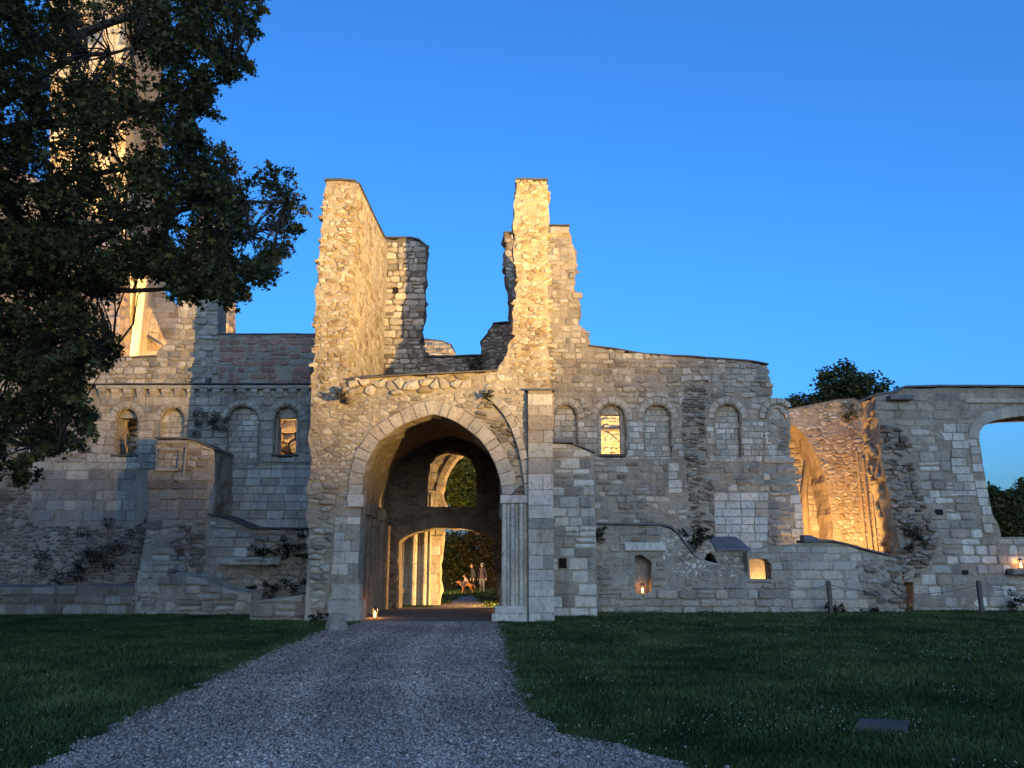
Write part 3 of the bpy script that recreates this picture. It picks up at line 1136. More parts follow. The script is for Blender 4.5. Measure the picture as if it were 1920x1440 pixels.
hid_r = [[(1030, 828), (1075, 830), (1116, 850), (1121, 1180), (1030, 1180)], [(1112, 983), (1262, 990), (1300, 1040), (1410, 1060), (1410, 1180), (1112, 1180)]]
lay(rwc, S, 215, hidden=hid_r)
for cx, pl, hd, kind, (hf, yt, ys, yb) in arches:
    fp = front(YW + 0.24)
    big = W([(cx - hf - 4, yb + 4), (cx - hf - 4, yt - 6), (cx + hf + 6, yt - 6), (cx + hf + 6, yb + 4)], YW + 0.16)
    if kind == 'b':
        c_, _ = core(rw, 'blind_panel', fp, big, thick=0.3, rough=0.01, jag=0, side=0, tone=MORTAR)
        lay(c_, fill(fp, big, ASHS), 22)
    else:
        hole = W([(1128, 853), (1127, 777), (1163, 777), (1165, 853)], YW + 0.16)
        c_, _ = core(rw, 'window_panel', fp, big, [hole], thick=0.3, rough=0.01, jag=0, side=0, tone=CREAM)
        tre = W([(1127, 777), (1129, 768), (1136, 766), (1137, 758), (1145, 754), (1153, 758), (1154, 766), (1162, 769), (1164, 778)], YW + .16)
        moulding(rw, fp, tre, 0.05, 0.02, 'trefoil_head')
        u0, v0 = P(1122, 857, YW + .1)
        u1, v1 = P(1172, 852, YW + .1)
        block(rw, fW, u0, u1, v0, v1, -0.3, 0.06, (0.16, 0.135, 0.11), name='sill')
    dogtooth(rw, fW, [pl[0]] + hd + [pl[-1]], col=CREAM)
tp = MB()
slab(tp, front(YW - 0.01), l5 + [], thick=0.1, rough=0, jag=0, side=0, tone=CREAM)
tp.build('tympanum', M_STONE, rw)
moulding(rw, fW, W([(1437, 784), (1440, 775), (1446, 773), (1448, 766), (1455, 763), (1462, 766), (1464, 773), (1470, 775), (1474, 784)], YW), 0.05, 0.07, 'trefoil_head')
dogtooth(rw, fW, W([(1433, 856), (1432, 800)], YW) + l5[:8], size=0.06, d=0.09)
u0, v0 = P(1432, 868, YW)
u1, v1 = P(1488, 858, YW)
block(rw, fW, u0, u1, v0, v1, -.2, .09, vary(CREAM, .1), name='sill')
u0, v0 = P(1030, 440, YW)
u1, v1 = P(1066, 427, YW)
block(rw, fW, u0, u1, v0, v1, -.3, .16, vary(CREAM, .1), name='cornice_stone', bev=.05)
capping(rw, fW, W([(1104, 650), (1150, 655), (1207, 665), (1300, 670), (1400, 677), (1440, 684)], YW), 1.1, over=.10, t=.05)
capping(rw, fW, W([(1028, 425), (1068, 425)], YW), 1.1, over=.16, t=.05)
u0, v0 = P(1426, 911, YW)
u1, v1 = P(1484, 907, YW)
block(rw, fW, u0, u1, v0, v1, -.1, .1, vary(GREY, .1), name='drip_ledge')

# bright wall seen through that window
bw = thing('ruined_wall', (P(1147, 1100, 41)[0], 41, 0), 'brightly floodlit inner wall seen through the window in the right wing', 'ruined wall')
fbw = front(41)
bwo = W([(1090, 1100), (1090, 768), (1150, 768), (1150, 760), (1166, 762), (1240, 780), (1240, 1100)], 41)
c_, _ = core(bw, 'wall_core', fbw, bwo, thick=0.8, tone=CREAM)
lay(c_, fill(fbw, bwo, COURSED), 30, hidden=[[(0, 0), (1126, 0), (1126, 1440), (0, 1440)], [(1168, 0), (1920, 0), (1920, 1440), (1168, 1440)], [(0, 855), (1920, 855), (1920, 1440), (0, 1440)]])
a_ = W([(1122, 815), (1135, 822), (1150, 833), (1162, 845), (1172, 858)], 41)
lay(c_, ring(fbw, a_, 0.3, 9, 0.12, CREAM), 9)
u0, v0 = P(1110, 809, 41)
u1, v1 = P(1200, 804, 41)
block(bw, fbw, u0, u1, v0, v1, -.1, .14, (0.2, 0.17, 0.14), name='string_course')

# ================================================================== stepped buttress right of the gate
bt = thing('stone_buttress', (P(1075, 1158, 27.3)[0], 27.3, 0), 'pale block buttress with slate cap, right beside the gate porch', 'buttress')
fB = front(27.3)
bto = W([(1034, 1172), (1034, 832), (1073, 833), (1092, 841), (1113, 851), (1116, 950), (1121, 1172)], 27.3)
c_, _ = core(bt, 'masonry_core', fB, bto, thick=4.6, rough=.03, jag=.03, side=.05, tone=(0.44, 0.39, 0.32))
hole = W([(1048, 1065), (1062, 1065), (1062, 1047), (1048, 1047)], 27.3)
lay(c_, fill(fB, bto, st('ashlar', (0.26, 0.44), (0.34, 0.85), 0.045, (0.02, 0.07), WHITE, 0.12, 0.2, jit=0.02, drop=0.05, dome=0.012, alt=GREY, altp=0.35), [ccw(hole)]), 95)
mb = MB()
u0, v0 = P(1048, 1065, 27.3)
u1, v1 = P(1062, 1047, 27.3)
mb.box((u0, 27.24, v0), (u1, 27.31, v1), (0.02, 0.018, 0.015))  # hole's shade as a dark block, the core is not pierced
mb.build('putlog_shade', M_STONE, bt)
capping(bt, fB, W([(1033, 830), (1074, 831)], 27.3), 4.2, over=.12, t=.12, tone=(0.075, 0.08, 0.095))
capping(bt, fB, W([(1074, 834), (1092, 840), (1115, 850)], 27.3), 4.2, over=.08, t=.05)

# ================================================================== low walls in front of the right wing
YL = 29.4
fl = front(YL)
lw = thing('ruined_wall', (P(1250, 1150, YL)[0], YL, 0), 'low ruined wall with curved slate edge, niche doorway and stone lintel', 'ruined wall')
lo_px = [(1110, 1168), (1110, 984), (1240, 986), (1258, 991), (1272, 1004), (1285, 1022), (1300, 1040), (1325, 1055), (1350, 1062), (1385, 1064), (1398, 1074), (1402, 1088), (1480, 1089), (1482, 1168)]
LO = W(lo_px, YL)
nic = W([(1190, 1113), (1190, 1042), (1203, 1040), (1222, 1053), (1222, 1113)], YL)
c_, _ = core(lw, 'wall_core', fl, LO, [nic], thick=0.8, rough=.06, jag=.05, side=.08, tone=(0.42, 0.375, 0.31))
flz = W([(1240, 986), (1258, 991), (1272, 1004), (1285, 1022), (1300, 1040), (1325, 1055), (1350, 1062), (1400, 1070), (1400, 1085), (1270, 1085), (1235, 1040)], YL)
led = W([(1112, 1112), (1482, 1088), (1482, 1168), (1112, 1168)], YL)
lin = W([(1171, 1033), (1171, 1016), (1248, 1018), (1248, 1034)], YL)
ex = [ccw(nic), ccw(lin)]
S = fill(fl, flz, FLINT, ex)
S += fill(fl, led, st('ashlar', (0.22, 0.36), (0.35, 0.8), 0.04, (0.02, 0.1), (0.47, 0.42, 0.35), 0.16, 0.2, jit=0.03, dome=.02, alt=GREY, altp=.35), ex + [ccw(flz)])
S += fill(fl, LO, st('ashlar', (0.24, 0.40), (0.3, 0.7), 0.06, (0.01, 0.07), (0.44, 0.39, 0.32), 0.2, 0.25, jit=0.03, drop=.12, dome=.012, alt=GREY, altp=.4), ex + [ccw(flz), ccw(led)])
lay(c_, S, 130)
u0, v0 = P(1171, 1033, YL)
u1, v1 = P(1248, 1017, YL)
block(lw, fl, u0, u1, v0, v1, -.3, .10, vary(WHITE, .05), name='lintel', bev=.03)
fn = front(YL + .55)
no = W([(1180, 1125), (1180, 1030), (1232, 1030), (1232, 1125)], YL + .55)
n_, _ = core(lw, 'niche_back', fn, no, thick=.2, rough=.01, jag=0, side=0, tone=GREY)
lay(n_, fill(fn, no, st('ashlar', (0.3, 0.36), (0.4, 0.7), 0.03, (0.015, 0.03), (0.34, 0.30, 0.26), .06, .15, jit=.01)), 12)
capping(lw, fl, W([(1112, 983), (1240, 985), (1258, 990), (1272, 1003), (1285, 1021), (1300, 1039)], YL), .8, over=.10, t=.07)
capping(lw, fl, W([(1300, 1039), (1325, 1055), (1350, 1061)], YL), .5, over=.04, t=.04, tone=GREY)

hut = thing('stone_hutch', (P(1365, 1060, 30.2)[0], 30.2, 0), 'small stone hutch with slate roof and pointed dark opening on low wall', 'stone hutch')
fh = front(30.2)
ho = W([(1288, 1100), (1300, 1040), (1312, 1022), (1328, 1010), (1342, 1030), (1397, 1032), (1398, 1100)], 30.2)
hh = W([(1320, 1066), (1320, 1050), (1326, 1039), (1332, 1036), (1339, 1042), (1345, 1054), (1347, 1066)], 30.2)
c_, _ = core(hut, 'masonry_core', fh, ho, [hh], thick=.7, rough=.03, tone=(0.38, 0.33, 0.28))
lay(c_, fill(fh, ho, RUBS, [ccw(hh)]), 40)
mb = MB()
mb.add([(P(1310, 1070, 30.95)[0], 30.92, 0.4), (P(1360, 1070, 30.95)[0], 30.92, 0.4), (P(1360, 1030, 30.95)[0], 30.92, P(1360, 1030, 30.92)[1]), (P(1310, 1030, 30.95)[0], 30.92, P(1310, 1030, 30.92)[1])], [(0, 1, 2, 3)], (0.02, 0.02, 0.02))  # near-black sheet gives the opening its shade by colour
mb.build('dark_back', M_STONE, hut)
a0, a1 = P(1343, 1031, 30.0), P(1409, 1031, 30.0)
b0, b1 = P(1329, 1008, 31.3), P(1380, 1009, 31.3)
for k in range(3):
    for j in range(2):
        mb = MB()
        def lerp(s, r):
            x0 = a0[0] + (a1[0] - a0[0]) * s
            x1 = b0[0] + (b1[0] - b0[0]) * s
            return (x0 + (x1 - x0) * r, 30.0 + 1.3 * r, a0[1] + (b0[1] - a0[1]) * r + .03 + .015 * j)
        s0, s1, r0, r1 = k / 3 + .006, (k + 1) / 3 - .006, j / 2 - (.06 if j else 0), (j + 1) / 2
        top = [lerp(s0, r0), lerp(s1, r0), lerp(s1, r1), lerp(s0, r1)]
        mb.add(top + [(x, y, zq - .05) for x, y, zq in top], [(0, 1, 2, 3), (7, 6, 5, 4), (0, 4, 5, 1), (1, 5, 6, 2), (2, 6, 7, 3), (3, 7, 4, 0)], vary((0.10, 0.105, 0.125), .12, .02))
        mb.build('roof_slate', M_SLATE, hut)

YM = 29.7
fm = front(YM)
mw = thing('ruined_wall', (P(1590, 1150, YM)[0], YM, 0), 'low pale block wall under sloping slate with small glowing window below chapel', 'ruined wall')
mo = W([(1404, 1168), (1402, 1034), (1440, 1026), (1507, 1018), (1560, 1017), (1590, 1023), (1615, 1031), (1690, 1049), (1692, 1090), (1692, 1168)], YM)
mh = W([(1407, 1086), (1405, 1050), (1412, 1047), (1436, 1048), (1444, 1053), (1447, 1086)], YM)
c_, _ = core(mw, 'wall_core', fm, mo, [mh], thick=.7, rough=.04, jag=.03, side=.05, tone=(0.42, 0.37, 0.30))
rr = W([(1600, 1060), (1700, 1040), (1700, 1168), (1640, 1168)], YM)
S = fill(fm, rr, st('rubble', .3, .18, .04, (.01, .16), GREY, .2, .25, drop=.08, dome=.04, alt=DARK, altp=.3), [ccw(mh)])
S += fill(fm, mo, st('ashlar', (0.24, 0.36), (0.4, 0.9), 0.03, (0.01, 0.035), (0.55, 0.5, 0.42), .1, .14, jit=.015, drop=.04, dome=.008, alt=CREAM, altp=.3), [ccw(mh), ccw(rr)])
lay(c_, S, 90, hidden=[[(1400, 1088), (1482, 1088), (1482, 1170), (1400, 1170)]])
capping(mw, fm, W([(1507, 1017), (1560, 1016), (1590, 1022), (1615, 1030), (1690, 1048)], YM), .7, over=.10, t=.06)
sl = MB()
sb = W([(1507, 1018), (1507, 1003), (1522, 1004), (1540, 1012), (1552, 1017)], 30.0)
slab(sl, front(30.0), sb, thick=.4, rough=0, jag=0, side=0, tone=(0.075, 0.08, 0.095))
sl.build('lead_flashing', M_SLATE, mw)

# ================================================================== lit chapel behind
YC = 36.0
fc = front(YC)
ch = thing('ruined_chapel', (P(1590, 1150, YC)[0], YC, 0), 'roofless chapel wall glowing orange under floodlight with broken arch recess', 'ruined chapel')
co_px = [(1566, 1120), (1562, 1000), (1556, 940), (1546, 892), (1530, 850), (1510, 818), (1490, 797), (1462, 790), (1462, 774), (1480, 768), (1520, 760), (1570, 751), (1600, 748), (1612, 753), (1618, 775), (1623, 800), (1640, 809), (1655, 803), (1740, 800), (1740, 1120)]
CO = W(co_px, YC)
c_, _ = core(ch, 'wall_core', fc, CO, thick=1.9, rough=.03, jag=.05, side=.035, tone=(0.42, 0.35, 0.27))
S = fill(fc, CO, st('rubble', .24, .16, .04, (.004, .035), CREAM, .22, .22, drop=.15, dome=.008, alt=GOLDM, altp=.4))
lay(c_, S, 110, hidden=[[(1507, 1017), (1690, 1047), (1690, 1440), (1400, 1440)], [(1650, 790), (1920, 700), (1920, 1440), (1690, 1047)]])
for pxx, r in ((1614, .05), (1624, .08), (1634, .05)):
    shaft(ch, P(pxx, 930, YC)[0], YC - .02, 0, P(pxx, random.uniform(838, 880), YC)[1], r, (0.46, 0.38, 0.29), n=10)
fc2 = front(YC + 1.7)
c2o = W([(1440, 1120), (1440, 780), (1590, 780), (1590, 1120)], YC + 1.7)
c_, _ = core(ch, 'recess_back', fc2, c2o, thick=.4, rough=.03, jag=0, side=0, tone=(0.42, 0.35, 0.26))
lay(c_, fill(fc2, c2o, st('ashlar', (.24, .34), (.3, .6), .04, (.01, .04), CREAM, .15, .15, jit=.015, drop=.2, dome=.01, alt=GOLDM, altp=.3)), 45, hidden=[[(1562, 0), (1920, 0), (1920, 1440), (1562, 1440)], [(0, 0), (1482, 0), (1505, 1015), (1505, 1440), (0, 1440)]])
rb2 = W([(1484, 1010), (1492, 860), (1506, 826), (1520, 812)], YC + 1.5)
moulding(ch, front(YC + 1.55), W([(1512, 1010), (1508, 920), (1514, 860), (1530, 830)], YC + 1.55), .16, 0, 'rib', GOLDM)
capping(ch, fc, W([(1464, 774), (1480, 768), (1520, 760), (1570, 751), (1600, 748), (1613, 753)], YC), 1.9, over=.03, t=.04, tone=(0.16, 0.12, 0.08))
# bit of lit wall seen low, behind the doorway gap and small window
lb = MB()
slab(lb, front(31.3), W([(1370, 1168), (1370, 1035), (1460, 1035), (1460, 1168)], 31.3), thick=.3, tone=CREAM, jag=0, side=0, rough=.02)
lbo = thing('ruined_wall', (P(1420, 1150, 31.3)[0], 31.3, 0), 'glowing stone wall seen through the small window of the low wall', 'ruined wall')
lb.build('wall_core', M_STONE, lbo)

# ================================================================== right arch wall
YA = 30.6
fa = front(YA)
aw = thing('ruined_wall', (P(1800, 1150, YA)[0], YA, 0), 'broken wall at the far right with a wide open arch and slate coping', 'ruined wall')
ao_px = [(1714, 1168), (1712, 1092), (1692, 1090), (1690, 1048), (1683, 1000), (1673, 960), (1666, 920), (1655, 880), (1649, 832), (1649, 792), (1641, 770), (1641, 743), (1680, 737), (1695, 728), (1760, 727), (1920, 727), (2300, 729), (2300, 1168)]
AO = W(ao_px, YA)
ah_px = [(1878, 1007), (1874, 990), (1860, 962), (1852, 920), (1843, 870), (1836, 824), (1837, 806), (1848, 795), (1870, 787), (1910, 781), (1960, 779), (2010, 782), (2050, 795), (2070, 830), (2085, 930), (2090, 1007)]
AH = W(ah_px, YA)
c_, _ = core(aw, 'wall_core', fa, AO, [AH], thick=1.4, rough=.05, jag=.06, side=.14, tone=(0.40, 0.345, 0.27))
az1 = W([(1692, 1092), (1683, 1000), (1673, 960), (1655, 880), (1649, 832), (1649, 792), (1700, 800), (1715, 870), (1735, 950), (1760, 1010), (1740, 1060), (1712, 1092)], YA)
az2 = W([(1752, 788), (1824, 788), (1830, 870), (1834, 930), (1790, 930), (1780, 850)], YA)
az3 = W([(1641, 727), (1990, 727), (1990, 790), (1700, 800), (1641, 800)], YA)
arW = W(ah_px[5:13], YA)
arr = ring(fa, arW, 0.42, 7, .03, CREAM)
aband = ccw(arW + offset_curve(arW, .42)[::-1])
jb = W([(1878, 1007), (1860, 962), (1843, 870), (1836, 824), (1815, 824), (1826, 900), (1838, 965), (1846, 1007)], YA)
ex = [ccw(AH), aband]
S = list(arr)
S += fill(fa, az1, st('rubble', .28, .14, .03, (.01, .2), GREY, .2, .3, drop=.1, dome=.04, alt=DARK, altp=.35), ex)
S += fill(fa, jb, ASHW, ex)
S += fill(fa, az2, ASHW, ex + [ccw(jb)])
S += fill(fa, az3, st('ashlar', (.3, .5), (.5, 1.1), .035, (.005, .04), (0.45, .4, .33), .1, .14, jit=.02, drop=.1, dome=.01, alt=GREY, altp=.3), ex + [ccw(az1)])
rest_px = W([(1690, 790), (1900, 790), (1990, 1000), (1990, 1168), (1712, 1168), (1712, 1060)], YA)
S += fill(fa, rest_px, st('ashlar', (.24, .42), (.35, .85), .045, (.01, .055), (0.48, .43, .36), .15, .2, jit=.025, drop=.08, dome=.012, alt=WHITE, altp=.35), ex + [ccw(az1), ccw(jb), ccw(az2), ccw(az3)])
lay(c_, S, 190)
capping(aw, fa, W([(1640, 742), (1680, 736), (1695, 727), (1760, 726), (1920, 726), (2300, 728)], YA), 1.4, over=.12, t=.07)
u0, v0 = P(1808, 757, YA)
u1, v1 = P(2000, 748, YA)
block(aw, fa, u0, u1, v0, v1, -.1, .10, vary(CREAM, .06), name='string_course', bev=.04)
u0, v0 = P(1662, 752, YA)
u1, v1 = P(1705, 744, YA)
block(aw, fa, u0, u1, v0, v1, -.1, .35, (0.09, .09, .1), name='slate_shelf', mat=M_SLATE)
for a, b, c, d in ((1754, 955, 1766, 966), (1804, 1069, 1814, 1077), (1884, 1069, 1891, 1077)):
    u0, v0 = P(a, d, YA)
    u1, v1 = P(c, b, YA)
    mb = MB()
    mb.box((u0, YA - .055, v0), (u1, YA + .02, v1), (0.025, .027, .035))  # dark blocks stand in for shade in small holes
    mb.build('putlog_shade', M_STONE, aw)
for k in range(26):          # ragged stones of the broken end
    t = random.random()
    i = random.randrange(3, 10)
    a, b = ao_px[i], ao_px[i + 1]
    u, v = P(a[0] + (b[0] - a[0]) * t, a[1] + (b[1] - a[1]) * t, YA)
    s = random.uniform(.12, .26)
    d = -random.uniform(0.1, 1.2)
    block(c_, fa, u - s * .7, u + s * .6, v - s * .4, v + s * .4, d - s, d, vary(GREY, .25), name='stone', bev=.05)

# ================================================================== left wing
lg = thing('ruined_wall', (P(300, 1150, YW)[0], YW, 0), 'long wall left of the porch with corbel row, blind arches and two windows', 'ruined wall')
lg_px = [(-90, 1168), (-90, 650), (150, 662), (228, 673), (292, 670), (296, 655), (318, 640), (330, 622), (338, 600), (345, 560), (352, 480), (356, 425), (402, 428), (405, 520), (408, 560), (407, 628), (600, 628), (600, 1168)]
LG = W(lg_px, YW)
larch = []
for (cx, hf, yt, ys, yb, kind) in ((239, 22, 765, 792, 857, 'w'), (325, 23, 763, 788, 840, 'b'), (456, 30, 760, 790, 872, 'b'), (538, 24, 760, 790, 858, 'w')):
    pl, hd = arch_px(cx, hf, yt, ys, yb, lean=-2)
    larch.append((cx, W(pl, YW), W(hd, YW), kind, (hf, yt, ys, yb)))
lc, _ = core(lg, 'wall_core', fW, LG, [a[1] for a in larch], thick=1.1, rough=.04, jag=.05, side=.1, tone=(0.42, .365, .29))
S = []
bands = []
for cx, pl, hd, kind, q in larch:
    S += ring(fW, hd, .26 if kind == 'w' else .2, 9, .07, CREAM, inner=.03)
    bands.append(ccw(hd + offset_curve(hd, .30 if kind == 'w' else .24)[::-1]))
ex = [ccw(a[1]) for a in larch] + bands
cz0 = W([(184, 718), (600, 718), (600, 760), (184, 760)], YW)
neat = W([(180, 724), (600, 724), (600, 872), (398, 872), (398, 880), (160, 880)], YW)
big = W([(398, 872), (600, 872), (590, 1000), (398, 1000)], YW)
topz = W([(-100, 420), (410, 420), (410, 722), (180, 722), (-100, 722)], YW)
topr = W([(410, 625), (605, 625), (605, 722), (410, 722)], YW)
lf = W([(-100, 722), (180, 722), (160, 870), (-100, 870)], YW)
lf2 = W([(60, 860), (255, 860), (255, 985), (60, 985)], YW)
S += fill(fW, neat, ASH, ex)
S += fill(fW, big, ASHW, ex + [ccw(neat)])
LGs = ccw(LG)


def within(ss, poly):
    return [s for s in ss if inside(poly, [(sum(p[0] for p in s['poly']) / len(s['poly']), sum(p[1] for p in s['poly']) / len(s['poly']))])[0]]


S += within(fill(fW, topz, COURSED), LGs)
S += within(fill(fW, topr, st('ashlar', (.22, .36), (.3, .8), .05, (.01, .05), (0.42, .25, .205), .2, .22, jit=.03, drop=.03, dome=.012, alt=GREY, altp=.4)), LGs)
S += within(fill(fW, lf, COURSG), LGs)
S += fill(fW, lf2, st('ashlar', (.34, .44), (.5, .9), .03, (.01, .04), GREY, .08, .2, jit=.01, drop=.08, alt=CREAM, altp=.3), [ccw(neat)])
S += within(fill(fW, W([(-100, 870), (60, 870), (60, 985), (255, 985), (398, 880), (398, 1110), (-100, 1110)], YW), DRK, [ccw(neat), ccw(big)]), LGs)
hid_l = [[(270, 822), (403, 845), (403, 970), (575, 990), (575, 1180), (240, 1180)], [(0, 0), (170, 0), (170, 700), (0, 860)]]
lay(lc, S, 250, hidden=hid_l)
for cx, pl, hd, kind, (hf, yt, ys, yb) in larch:
    fp = front(YW + .24)
    bigp = W([(cx - hf - 7, yb + 4), (cx - hf - 7, yt - 6), (cx + hf + 5, yt - 6), (cx + hf + 5, yb + 4)], YW + .16)
    if kind == 'b':
        c_, _ = core(lg, 'blind_panel', fp, bigp, thick=.3, rough=.01, jag=0, side=0, tone=MORTAR)
        lay(c_, fill(fp, bigp, ASHS), 20)
    else:
        x0, x1 = (221, 256) if cx < 300 else (521, 555)
        hole = W([(x0 - 3, 853), (x0, 783), (x1, 783), (x1 - 2, 853)], YW + .16)
        c_, _ = core(lg, 'window_panel', fp, bigp, [hole], thick=.55, rough=.01, jag=0, side=.03, tone=CREAM)
        m_ = (x0 + x1) / 2
        tre = W([(x0, 783), (x0 + 2, 775), (m_ - 8, 773), (m_ - 7, 766), (m_, 762), (m_ + 7, 766), (m_ + 8, 773), (x1 - 2, 775), (x1, 783)], YW + .16)
        moulding(lg, fp, tre, .05, .02, 'trefoil_head')
        u0, v0 = P(x0 - 10, 857, YW + .1)
        u1, v1 = P(x1 + 6, 853, YW + .1)
        block(lg, fW, u0, u1, v0, v1, -.3, .08, (0.15, .13, .105), name='sill')
    dogtooth(lg, fW, [pl[0]] + hd + [pl[-1]])
# corbel table and drip course
u0, v0 = P(184, 731, YW)
u1, v1 = P(592, 724, YW)
block(lg, fW, u0, u1, v0, v1, -.1, .24, vary(CREAM, .05), name='corbel_table', bev=.03)
capping(lg, fW, W([(150, 723), (592, 722)], YW), .1, over=.30, t=.035, tone=(0.10, .085, .07))
for i in range(17):
    pxx = 196 + i * 23.6
    u, v = P(pxx, 731, YW)
    w, h = random.uniform(.13, .17), random.uniform(.30, .38)
    prof = [(0, 0), (.20, 0), (.20, -.10), (.12, -.20), (.05, -h), (0, -h)]
    V = [fW.pt(u - w, v + b, a) for a, b in prof] + [fW.pt(u + w, v + b, a) for a, b in prof]
    n = len(prof)
    mb = MB()
    mb.add(V, [tuple(range(n)), tuple(range(2 * n - 1, n - 1, -1))] + [(k, (k + 1) % n, n + (k + 1) % n, n + k) for k in range(n)], vary(CREAM, .14))
    mb.build('corbel', M_STONE, lg, origin=fW.pt(u, v, 0))
capping(lg, fW, W([(407, 628), (600, 628)], YW), 1.1, over=.08, t=.05)
capping(lg, fW, W([(150, 662), (228, 672), (294, 669)], YW), 1.1, over=.08, t=.05, tone=(0.13, .1, .08))
mb = MB()
mb.box((P(388, 719, YW)[0], YW - .2, P(388, 719, YW)[1]), (P(397, 713, YW)[0], YW, P(397, 711, YW)[1]), (.03, .03, .03))
mb.build('lamp_box', M_METAL, lg)

# golden rubble behind the left windows
for (a, b, lab) in ((500, 580, 'gold lit rubble wall seen through the window nearest the porch on its left'),):
    gw = thing('ruined_wall', (P((a + b) / 2, 1100, 37.5)[0], 37.5, 0), lab, 'ruined wall')
    fg = front(37.5)
    go = W([(a, 1000), (a, 770), (b, 770), (b, 1000)], 37.5)
    c_, _ = core(gw, 'wall_core', fg, go, thick=.6, tone=GOLDM)
    lay(c_, fill(fg, go, st('rubble', .5, .4, .05, (.02, .3), CREAM, .2, .25, drop=.1, dome=.06, alt=GOLDM, altp=.4)), 30, hidden=[[(0, 853), (1920, 853), (1920, 1440), (0, 1440)]])
gw = thing('ruined_wall', (P(238, 1100, 33.6)[0], 33.6, 0), 'ochre rubble filling behind the window farthest left in the wall', 'ruined wall')
fg = front(33.3)
go = W([(205, 900), (205, 770), (275, 770), (275, 900)], 33.3)
c_, _ = core(gw, 'wall_core', fg, go, thick=.4, tone=GOLDM)
lay(c_, fill(fg, go, st('rubble', .4, .3, .05, (.02, .25), CREAM, .2, .25, drop=.1, dome=.06, alt=GOLDM, altp=.4)), 20, hidden=[[(0, 853), (1920, 853), (1920, 1440), (0, 1440)]])

# lower left buttress and walls
YB = 30.0
fbt = front(YB)
lb_ = thing('ruined_buttress', (P(400, 1160, YB)[0], YB, 0), 'sloping broken buttress wall with blocked doorway, left of the porch', 'ruined buttress')
lbo_px = [(238, 1170), (250, 1120), (262, 1070), (272, 1010), (280, 930), (278, 884), (291, 880), (293, 824), (345, 824), (375, 830), (403, 846), (402, 968), (440, 976), (470, 992), (575, 994), (590, 1010), (592, 1170)]
LB = W(lbo_px, YB)
c_, _ = core(lb_, 'wall_core', fbt, LB, thick=1.9, rough=.07, jag=.06, side=.1, tone=(0.42, .37, .30))
z1 = W([(296, 838), (345, 838), (345, 878), (296, 878)], YB)
z2 = W([(278, 884), (402, 884), (402, 970), (275, 1000)], YB)
z3 = W([(385, 985), (480, 1000), (480, 1075), (385, 1065)], YB)
z4 = W([(325, 980), (385, 975), (385, 1110), (310, 1110)], YB)
z5 = W([(420, 1060), (592, 1040), (592, 1170), (420, 1170)], YB)
z6 = W([(238, 1170), (250, 1120), (272, 1020), (325, 1020), (420, 1110), (420, 1170)], YB)
z7 = W([(470, 992), (592, 994), (592, 1045), (480, 1040)], YB)
S = fill(fbt, z1, st('ashlar', (.2, .28), (.22, .42), .04, (.02, .05), CREAM, .18, .15, jit=.02, dome=.01))
S += fill(fbt, z2, st('ashlar', (.3, .42), (.5, .9), .03, (.02, .05), GREY, .08, .18, jit=.015, alt=DARK, altp=.35))
S += fill(fbt, z3, st('ashlar', (.3, .42), (.5, 1.0), .025, (.02, .06), (.5, .45, .38), .08, .14, jit=.012, alt=WHITE, altp=.3))
S += fill(fbt, z4, st('rubble', .27, .15, .03, (.01, .16), GREY, .2, .3, drop=.1, dome=.04, alt=DARK, altp=.3))
S += fill(fbt, z7, st('rubble', .36, .18, .04, (.02, .14), CREAM, .2, .25, drop=.08, dome=.04, alt=GREY, altp=.3))
S += fill(fbt, z6, BIG)
S += fill(fbt, z5, st('rubble', .32, .18, .03, (.01, .12), (.47, .42, .35), .2, .22, drop=.05, dome=.04, alt=GREY, altp=.35))
S += within(fill(fbt, LB, COURSED, [ccw(z) for z in (z1, z2, z3, z4, z5, z6, z7)]), ccw(LB))
lay(c_, S, 200, hidden=[[(465, 1118), (620, 1110), (620, 1190), (465, 1190)]])
capping(lb_, fbt, W([(291, 823), (345, 823), (375, 829), (404, 845)], YB), 1.9, over=.1, t=.05, tone=(.12, .1, .08))
capping(lb_, fbt, W([(392, 966), (425, 971), (450, 981), (472, 991), (574, 993)], YB), 1.0, over=.14, t=.055, tone=(.05, .05, .055))
for (a, b, c, d) in ((296, 828, 352, 833), (347, 833, 352, 892), (300, 842, 340, 846), (336, 846, 340, 880), (293, 879, 335, 884)):
    u0, v0 = P(a, d, YB)
    u1, v1 = P(c, b, YB)
    block(lb_, fbt, u0, u1, v0, v1, -.1, .14, vary(CREAM, .1), name='door_moulding', bev=.025)
mb = MB()
mb.box((P(329, 880, YB)[0], YB - .03, P(329, 940, YB)[1]), (P(335, 880, YB)[0], YB + .2, P(329, 882, YB)[1]), (.03, .028, .025))
mb.build('doorway_joint', M_STONE, lb_)
for (a, b, c, d, dd) in ((415, 1047, 530, 1060, .4), (450, 1045, 500, 1052, .5)):
    u0, v0 = P(a, d, YB)
    u1, v1 = P(c, b, YB)
    block(lb_, fbt, u0, u1, v0, v1, -.2, dd, vary(CREAM, .15), name='ledge_stone', bev=.05)

pb = thing('block_plinth', (P(535, 1170, 25.6)[0], 25.6, 0), 'squat row of worn blocks at the foot of the porch, left side', 'stone plinth')
fpb = front(25.4)
po = W([(468, 1172), (468, 1128), (520, 1122), (575, 1112), (600, 1110), (622, 1130), (622, 1178)], 25.4)
c_, _ = core(pb, 'masonry_core', fpb, po, thick=2.6, rough=.05, jag=.05, side=.08, tone=(0.33, .28, .22))
lay(c_, fill(fpb, po, st('ashlar', (.26, .42), (.4, .9), .045, (.03, .12), (.46, .41, .34), .12, .2, jit=.03, dome=.02, alt=GREY, altp=.4)), 40)

